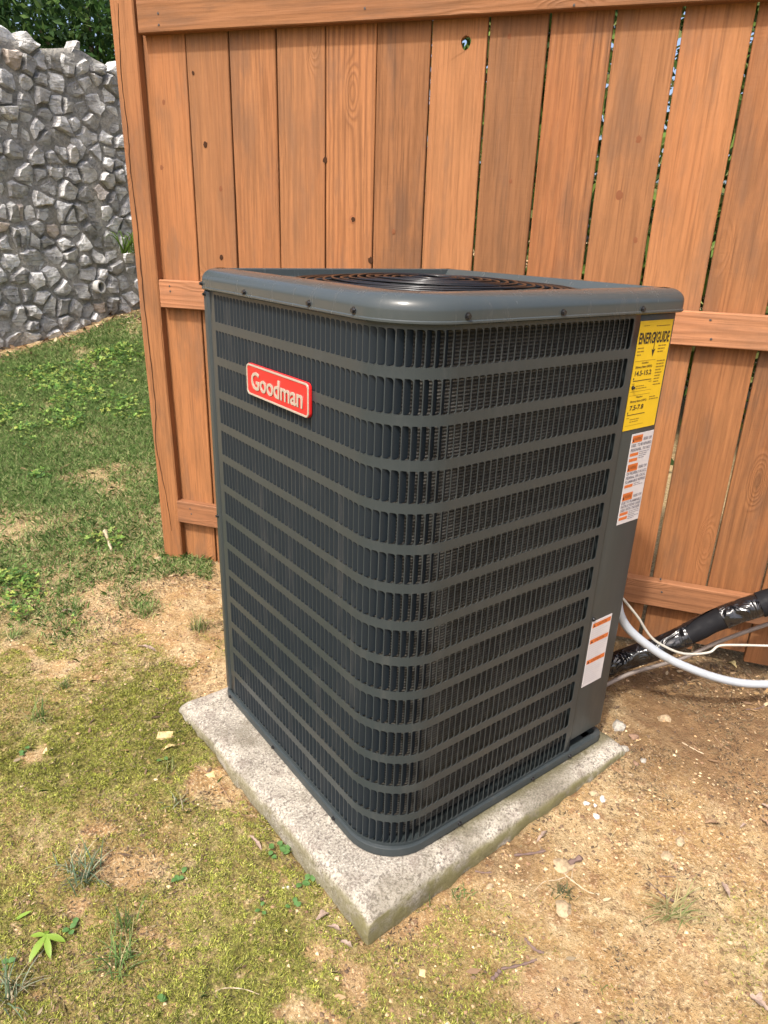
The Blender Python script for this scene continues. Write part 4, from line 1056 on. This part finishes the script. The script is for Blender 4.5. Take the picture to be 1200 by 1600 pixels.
# fallen leaves below the wall foot
tw_ = rng.uniform(-1, 3.4, 700); td = np.abs(rng.normal(0.28, .16, 700)); q = np.array([[*(W1+wd*a+wn*b)] for a, b in zip(tw_, td)])
flakes(q[:, 0], q[:, 1], rng.uniform(.02, .06, 700), rng.uniform(.008, .02, 700), pick(LC, 700), 'wall_litter', 'dry tan leaves lying along the foot of the stone wall', .01)

# ================================================================== countable small things
def tuft(px, n, L, lab, seed, cols, group='grass tufts', lean=(.3, 1.3), wv=.0011, dirb=None):
    n = int(n*1.9)
    p = ong(px); g = np.random.default_rng(seed); V = []; rt_loc = Vector(p)
    C = []
    for i in range(n):
        az = g.random()*6.28 if dirb is None else dirb+g.normal(0, .5)+(math.pi if g.random() < .35 else 0)
        l = L*g.uniform(.45, 1.1); le = g.uniform(*lean); s0 = Vector((p[0]+g.normal(0, .012), p[1]+g.normal(0, .012), p[2]-.003)); d = Vector((math.cos(az), math.sin(az), 0)); sd = Vector((-math.sin(az), math.cos(az), 0))
        pts = [s0]; a = le*.5
        for k in range(4):
            pts.append(pts[-1]+(d*math.sin(a)+UP*math.cos(a))*l/4); a = min(a+le*.33+g.uniform(-.1, .15), 1.75)
        for q in pts[1:]: q.z = max(q.z, float(gtop(q.x, q.y))+.002)
        ws = [wv, wv*1.1, wv*.9, wv*.55, 0.0001]
        cc = np.array(cols[g.integers(0, len(cols))])*g.uniform(.75, 1.3)
        for k in range(4):
            V += [pts[k]-sd*ws[k], pts[k]+sd*ws[k], pts[k+1]+sd*ws[k+1], pts[k+1]-sd*ws[k+1]]; C.append(cc)
    o = link('grass_tuft', soup('grass_tuft', np.array([tuple(v) for v in V]), 4, np.array(C), PLANT)); tag(o, lab, 'grass tuft', group); return o
BG = [(.10, .15, .09), (.14, .20, .12), (.08, .12, .06), (.25, .28, .19), (.36, .31, .20)]; YG = [(.14, .18, .06), (.24, .24, .10), (.36, .31, .16), (.30, .25, .12)]; GG = [(.08, .14, .04), (.12, .19, .055), (.17, .24, .07), (.33, .29, .15)]
tuft((140, 1375), 26, .085, 'bluish flattened grass tuft beside the reddish bare patch left of the pad', 1, BG)
tuft((118, 1356), 10, .07, 'small bluish grass wisp behind the flattened bluish tuft', 2, BG)
tuft((200, 1452), 18, .07, 'green grass tuft with upright fan of blades in the moss', 3, GG, lean=(.1, .9))
tuft((185, 1510), 26, .085, 'sprawling dark green grass tuft with dry base between two moss patches', 4, GG, lean=(.4, 1.3))
tuft((15, 1560), 22, .095, 'long pale bladed grass tuft beside the lime seedling', 5, BG)
tuft((230, 960), 20, .05, 'short grass tuft on the bare tan soil behind the pad', 6, GG, lean=(.1, .8))
tuft((312, 985), 30, .075, 'grass tuft standing against the rear left edge of the unit', 7, GG, lean=(.1, .9))
tuft((325, 868), 12, .07, 'few grass blades at the foot of the first fence board', 8, GG, lean=(.4, 1.2))
tuft((60, 1125), 20, .08, 'wispy grass tuft in the moss below the lawn', 9, GG)
tuft((100, 1075), 16, .05, 'small dense grass tuft at the upper edge of the moss', 10, GG)
tuft((120, 955), 26, .06, 'leafy grass tuft at the lawn corner near the bare soil', 11, GG)
tuft((20, 1000), 22, .06, 'dark grass tuft at the ragged lawn edge', 12, GG)
tuft((1050, 1432), 34, .085, 'dry yellowish grass tuft lying flat on the bare tan soil', 13, YG, lean=(.9, 1.5), dirb=R(-30))
tuft((880, 1400), 22, .03, 'tiny dark grass tuft beside the pale forked twig', 14, [(.10, .11, .05), (.07, .08, .04)], lean=(.2, 1.2))
tuft((722, 1398), 16, .03, 'tiny green grass tuft by the right edge of the pad', 15, GG, lean=(.2, 1.2))
tuft((278, 1255), 8, .05, 'thin forked grass sprig near the gravel by the pad', 16, BG)
tuft((262, 1205), 12, .05, 'grass sprig behind the small square stone', 17, YG)
# long grass leaning out of the wall by the post
D = ray((188, 395)); kk = ((W1-CAM[:2])@wn)/(D[:2]@wn); wp = Vector(CAM+D*kk)+WN*.08; V = []; C = []
for i in range(16):
    g = random.Random(i); d = (WD*g.uniform(-1, .8)+WN*g.uniform(.2, .9)).normalized(); l = g.uniform(.35, .65); p0 = wp+WD*g.uniform(-.05, .12); v0 = (d*.6+UP*.9).normalized(); sd = v0.cross(WN).normalized(); pts = [p0]
    for k in range(6): pts.append(pts[-1]+v0*l/6); v0 = (v0-UP*.33).normalized()
    cc = np.array((.14, .24, .05))*g.uniform(.6, 1.4)
    for k in range(6): w0 = .010*(1-k/6.2); w1 = .010*(1-(k+1)/6.2); V += [pts[k]-sd*w0, pts[k]+sd*w0, pts[k+1]+sd*w1, pts[k+1]-sd*w1]; C.append(cc)
tag(link('grass_tuft', soup('grass_tuft', np.array([tuple(v) for v in V]), 4, np.array(C), PLANT)), 'long arching grass clump growing out of the stone wall', 'grass tuft', 'grass tufts')
# seedling with lance leaves
def leafmesh(p0, d, L, wid, droop, nrm=UP, n=7, jag=0):
    v = []; f = []; s = d.cross(nrm).normalized(); p = p0.copy(); dd = d.copy(); jr = random.Random(int(p0.x*1e5)); cu = .25+jag*.9
    for i in range(n+1):
        u = i/n; w_ = wid*math.sin(math.pi*min(1, (u*.92+.05)))**.8; wa = w_*(1+jag*jr.uniform(-.7, .5)); wb_ = w_*(1+jag*jr.uniform(-.7, .5)); v += [p-s*wa+nrm*wa*cu, p+s*jag*jr.uniform(-.3, .3)*wid, p+s*wb_+nrm*wb_*cu*jr.uniform(.3, 1.3)]; p = p+dd*L/n; dd = (dd-nrm*droop/n).normalized()
    for i in range(n): q = i*3; f += [(q, q+3, q+4, q+1), (q+1, q+4, q+5, q+2)]
    return v, f
LIME = NT('lime_leaf'); LIME.base((.22, .34, .045)); LIME.rough(.45); t_ = LIME.new('BsdfTranslucent'); t_.inputs[0].default_value = (.28, .42, .05, 1); mx = LIME.new('MixShader'); mx.inputs[0].default_value = .35; LIME.t.links.new(LIME.b.outputs[0], mx.inputs[1]); LIME.t.links.new(t_.outputs[0], mx.inputs[2]); LIME.t.links.new(mx.outputs[0], LIME.out.inputs[0])
sp0 = Vector(ong((74, 1474))); sd_ = empty('seedling', sp0); tag(sd_, 'lime green seedling with five narrow leaves in the moss', 'seedling')
tip = sp0+UP*.022
link('stem', tube_mesh('stem', [sp0-UP*.01, sp0+UP*.012, tip], [.0014, .0012, .001], 6), LIME.m, sd_)
for tpx, wid in [((48, 1511), .0075), (((80, 1505)), .006), ((103, 1479), .0065), ((50, 1470), .0055), ((76, 1462), .005)]:
    e = Vector(ong(tpx))+UP*.012; d = e-tip; v, f = leafmesh(tip, (d.normalized()+UP*.25).normalized(), d.length*1.02, wid, .5); link('leaf', mesh('leaf', v, f, smooth=True), LIME.m, sd_)
b0 = Vector(ong((20, 1443)))+UP*.006; e0 = Vector(ong((50, 1430)))+UP*.014; v, f = leafmesh(b0, (e0-b0).normalized(), (e0-b0).length, .0045, .2); tag(link('fallen_leaf', mesh('fallen_leaf', v, f, smooth=True), LIME.m), 'single narrow yellow green leaf lying on the moss behind the seedling', 'leaf')
# low broad leaved weeds
WEED = simple('weed_leaf', (.065, .135, .035), .5, .3)
def weed(px, n, size, lab, seed):
    p = Vector(ong(px)); g = random.Random(seed); rt = empty('weed', p); tag(rt, lab, 'weed', 'low weeds')
    for i in range(n):
        a = i*2.4+g.random(); d = Vector((math.cos(a), math.sin(a), .35)).normalized(); b = p+Vector((g.uniform(-1, 1), g.uniform(-1, 1), 0))*size*.8+UP*g.uniform(.002, .012)
        b.z = max(b.z, float(gtop(b.x, b.y))+.004)
        v, f = leafmesh(b, d, size*g.uniform(.8, 1.2), size*.42, .5, n=5); link('leaf', mesh('leaf', v, f, smooth=True), WEED, rt)
for px, n, s_, lab, sd2 in [((448, 1330), 7, .016, 'low green weed growing against the left edge of the pad', 1), ((478, 1382), 6, .015, 'round leaved weed nearest the chipped pad corner', 2), ((462, 1420), 4, .012, 'small blue green weed in the moss off the pad corner', 3), ((425, 1335), 4, .014, 'small weed with spread leaves left of the pad-side weed', 4), ((284, 1375), 4, .013, 'tiny two leaved weed on the reddish bare patch', 5), ((255, 1195), 3, .012, 'tiny weed below the small square stone', 6), ((118, 1455), 4, .014, 'small weed right of the lime seedling', 7), ((5, 1513), 3, .014, 'round leaved weed left of the lime seedling', 8), ((252, 1563), 3, .013, 'tiny round leaved weed beside a bare soil spot', 9), ((36, 1180), 4, .014, 'pale weed in the moss below the wispy grass', 10), ((410, 1425), 3, .010, 'grey green sprig beside tiny white petals', 11)]: weed(px, n, s_, lab, sd2)
# stones, twigs, leaves
def rock_mat(name, c):
    k = NT(name); p = k.obj(); n = k.noise(p, 90, 4, .65); k.base(k.mix(k.mapr(n, .35, .7), c, tuple(q*.55 for q in c))); k.rough(.9); k.spec(.2); k.bump(n, .8, .003); return k.m
RT = rock_mat('tan_stone', (.40, .30, .185)); RW = rock_mat('white_stone', (.60, .57, .52)); RB = rock_mat('brown_stone', (.24, .15, .10)); RG = rock_mat('grey_stone', (.36, .33, .28)); RY = rock_mat('yellow_stone', (.62, .45, .22))
def rock(px, r, mat, lab, flat=.6, boxy=False, seed=0, cat='stone'):
    p = ong(px); bm = bmesh.new()
    if boxy:
        bmesh.ops.create_cube(bm, size=2); bmesh.ops.subdivide_edges(bm, edges=bm.edges[:], cuts=2, use_grid_fill=True)
    else: bmesh.ops.create_icosphere(bm, subdivisions=2, radius=1)
    for v in bm.verts:
        q = v.co.copy(); nn = 1+.55*mnoise.noise(q*1.2+Vector((seed*7.1, 3, 0)))+.28*mnoise.noise(q*2.7+Vector((seed, 0, 5)))
        if boxy: nn = 1+.07*mnoise.noise(q*1.5+Vector((seed, 1, 2)))
        v.co = Vector((q.x*r*nn, q.y*r*nn*(.62 if boxy else .8), q.z*r*nn*flat))
    rz = seed*1.3 if not boxy else yaw-math.pi/2+R(8)
    bmesh.ops.rotate(bm, verts=bm.verts[:], cent=(0, 0, 0), matrix=Matrix.Rotation(rz, 3, 'Z'))
    o = link('stone', bm_mesh('stone', bm, sharp=30), mat); o.location = (p[0], p[1], float(gtop(p[0], p[1]))+r*flat*.22); tag(o, lab, cat, 'loose stones'); return o
for i, a in enumerate([((258, 1152), .020, RY, 'small flat square yellow stone left of the pad', .35, True), ((1037, 1125), .019, RT, 'lone rounded tan stone on the dark soil right of the pad', .75, False), ((941, 1249), .009, RW, 'largest white stone chip beside the right end of the pad', .6, False), ((916, 1256), .008, RW, 'white stone chip nearer the pad in the white group', .6, False), ((930, 1258), .005, RW, 'tiny white stone chip between two larger ones', .6, False), ((932, 1275), .010, RW, 'crumbled white stone chip below the other white chips', .3, False), ((928, 1243), .012, RT, 'peach stone behind the white stone chips', .6, False), ((960, 1065), .006, RW, 'white stone chip under the drain tube end', .5, False), ((990, 1152), .013, RB, 'brown stone by the far right corner of the pad', .6, False), ((967, 1136), .022, RG, 'greyish stone wedged behind the right pad corner', .5, False), ((975, 1172), .012, RG, 'dull stone touching the right pad corner', .5, False), ((1005, 1190), .010, RG, 'flat grey stone on dark soil right of the pad corner', .4, False), ((994, 1195), .009, RB, 'purplish stone beside the flat grey stone', .5, False), ((876, 1352), .026, RT, 'flat pale crumbling stone behind the forked twig', .22, False), ((880, 1420), .022, RT, 'crumbly tan clod below the forked twig', .3, False), ((986, 1210), .008, RT, 'small tan stone under the purplish stone', .5, False), ((764, 1389), .009, RT, 'small pale stone by the right pad edge', .5, False), ((380, 1237), .008, RY, 'flat yellow stone in the gravel against the pad', .4, False), ((330, 1212), .012, RY, 'larger yellow stone chunk in the gravel against the pad', .5, False), ((247, 875), .016, RT, 'tan stone at the foot of the fence post', .6, False), ((1043, 1338), .016, RT, 'flat tan clod on the bare soil', .25, False), ((1062, 1318), .013, RT, 'cracked tan clod among flaky soil', .25, False), ((660, 1520), .010, RY, 'orange clod in the moss in front of the pad', .4, False), ((444, 1388), .0035, RW, 'tiny white pebble pair by the pad-side weeds', .7, False), ((450, 1389), .0035, RW, 'tiny white pebble touching its twin', .7, False)]):
    rock(a[0], a[1], a[2], a[3], a[4], a[5], i+1)
BARKM = NT('twig_bark'); p = BARKM.obj(); n = BARKM.noise(BARKM.vscale(p, 60, 60, 60), 1, 4); BARKM.base(BARKM.mix(n, (.20, .13, .105), (.07, .045, .038))); BARKM.rough(.85); BARKM.bump(n, .8, .002); TW = BARKM.m
PALE = simple('pale_stalk', (.42, .33, .22), .7, .2); MIDT = simple('brown_stalk', (.24, .15, .09), .8, .2)
def twig(pxs, rad, mat, lab, cat='twig', lift=.0):
    P = []
    for q in pxs: g = ong(q); P.append(Vector((g[0], g[1], float(gtop(g[0], g[1]))+(rad[0] if hasattr(rad, '__len__') else rad)*.8+lift)))
    Q = spline(P, 4); n = len(Q)
    rads = [(rad if not hasattr(rad, '__len__') else rad[0]+(rad[1]-rad[0])*i/(n-1))*(.8+.35*math.sin(i*2.1)) for i in range(n)]
    o = link('twig', tube_mesh('twig', Q, rads, 7, True, .2), mat); tag(o, lab, cat, 'fallen twigs'); return o
twig([(803, 1340), (830, 1336), (852, 1332)], (.0035, .0035), TW, 'stubby dark twig by the right pad edge')
twig([(888, 1352), (905, 1344), (908, 1342)], .007, TW, 'short thick bark scrap behind the forked twig')
twig([(783, 1516), (805, 1513), (825, 1508), (838, 1503)], (.0032, .0028), TW, 'dark straight twig in the moss in front of the pad')
twig([(768, 1534), (776, 1526), (781, 1519)], .0048, TW, 'stub of bark at the end of the dark straight twig')
twig([(820, 1466), (826, 1476), (838, 1486), (850, 1490)], (.0028, .0036), TW, 'curved grey twig on the mossy soil')
twig([(876, 1357), (886, 1371), (900, 1382), (920, 1393), (936, 1400)], (.0012, .0022), PALE, 'long pale curved stalk on the tan soil')
twig([(834, 1393), (850, 1379), (868, 1376), (886, 1370)], (.001, .0014), PALE, 'thin pale side stalk meeting the long pale stalk')
twig([(893, 1374), (895, 1352), (897, 1338)], (.0012, .001), PALE, 'short upright pale stalk meeting the long pale stalk')
twig([(1012, 1378), (1030, 1395), (1042, 1403), (1058, 1413)], (.0012, .0042), TW, 'dark pointed twig beside the flattened dry grass')
twig([(1030, 1369), (1055, 1371)], .0013, TW, 'thin dark stick lying straight on the tan soil')
twig([(1075, 1372), (1098, 1363)], .0014, MIDT, 'thin olive stick on the tan soil')
twig([(305, 1198), (325, 1208), (345, 1230), (358, 1250), (363, 1258)], (.0018, .0012), MIDT, 'thin bowed brown twig in the gravel beside the pad')
twig([(360, 1268), (380, 1275), (402, 1278), (410, 1287)], (.0014, .001), MIDT, 'grey crooked twig touching the left pad edge')
twig([(742, 1362), (755, 1364), (768, 1365)], .002, TW, 'small dark twig at the right pad foot')
twig([(1065, 1163), (1085, 1172), (1100, 1178)], .0016, PALE, 'pale bent stick on the dark soil')
twig([(1115, 1152), (1128, 1166), (1140, 1172)], .0016, MIDT, 'brown stick on the dark soil')
twig([(1165, 1110), (1185, 1107), (1200, 1100)], .002, TW, 'dark stick under the conduit by the fence')
twig([(335, 1550), (352, 1546), (380, 1550), (405, 1556)], (.001, .0012), PALE, 'pale curled stalk in the moss')
twig([(175, 865), (165, 835)], (.006, .010), PALE, 'pale wood chip standing out in the lawn', 'wood chip', .012)
twig([(15, 950), (35, 940), (55, 932)], (.006, .004), PALE, 'pale peeling stick at the ragged lawn edge')
twig([(30, 735), (60, 742), (90, 738), (120, 722)], (.007, .005), MIDT, 'long brown stick half buried in the lawn', 'twig', .006)
LEAFB = rock_mat('dry_leaf', (.28, .18, .105)); LEAFP = rock_mat('pinkish_dry_leaf', (.30, .22, .17)); LEAFY = rock_mat('yellow_dry_leaf', (.52, .41, .19))
def dleaf(p0, p1, wid, mat, lab):
    a = ong(p0); b = ong(p1); A = Vector((a[0], a[1], float(gtop(a[0], a[1]))+.005)); B = Vector((b[0], b[1], float(gtop(b[0], b[1]))+.008)); v, f = leafmesh(A, ((B-A).normalized()+UP*.3).normalized(), (B-A).length, wid*.72, 1.1, n=9, jag=.8)
    tag(link('dry_leaf', mesh('dry_leaf', v, f, smooth=True), mat), lab, 'dry leaf', 'fallen dry leaves')
for a in [((390, 1309), (410, 1330), .006, LEAFP, 'pinkish curled dry leaf in the moss left of the pad'), ((494, 1441), (515, 1428), .008, LEAFP, 'upturned pale dry leaf near the pad corner'), ((512, 1452), (535, 1459), .006, LEAFP, 'flat pinkish dry leaf beside the upturned one'), ((532, 1476), (552, 1484), .006, LEAFP, 'dry leaf lying just off the front pad corner'), ((256, 1178), (279, 1166), .007, LEAFY, 'yellow dry leaf beside the small square stone'), ((215, 1012), (250, 1020), .007, LEAFP, 'pale torn leaf on the soil behind the pad'), ((95, 958), (122, 957), .007, LEAFP, 'whitish scrap of leaf at the lawn corner'), ((1125, 1382), (1140, 1408), .007, LEAFP, 'greyish purple dry leaf on the tan soil'), ((1100, 1290), (1130, 1288), .006, LEAFB, 'curled tan leaf on the soil right of the pad'), ((1155, 1296), (1167, 1288), .004, LEAFP, 'small pale leaf beyond the curled tan leaf'), ((1188, 1262), (1204, 1270), .008, LEAFP, 'pale grey leaf scrap on the dark soil'), ((1188, 1283), (1204, 1296), .008, MIDT, 'dark red curled leaf on the dark soil'), ((1170, 1560), (1204, 1582), .012, LEAFP, 'grey dry leaf half buried in the tan soil'), ((1050, 1355), (1056, 1362), .007, MIDT, 'dark scrap of leaf on the tan soil'), ((855, 1300), (838, 1318), .006, LEAFP, 'pale twisted leaf at the right pad foot'), ((790, 1398), (800, 1410), .004, LEAFY, 'small orange dry leaf in front of the pad'), ((1150, 1046), (1135, 1035), .011, LEAFY, 'yellow leaf lying under the fence boards')]: dleaf(*a)
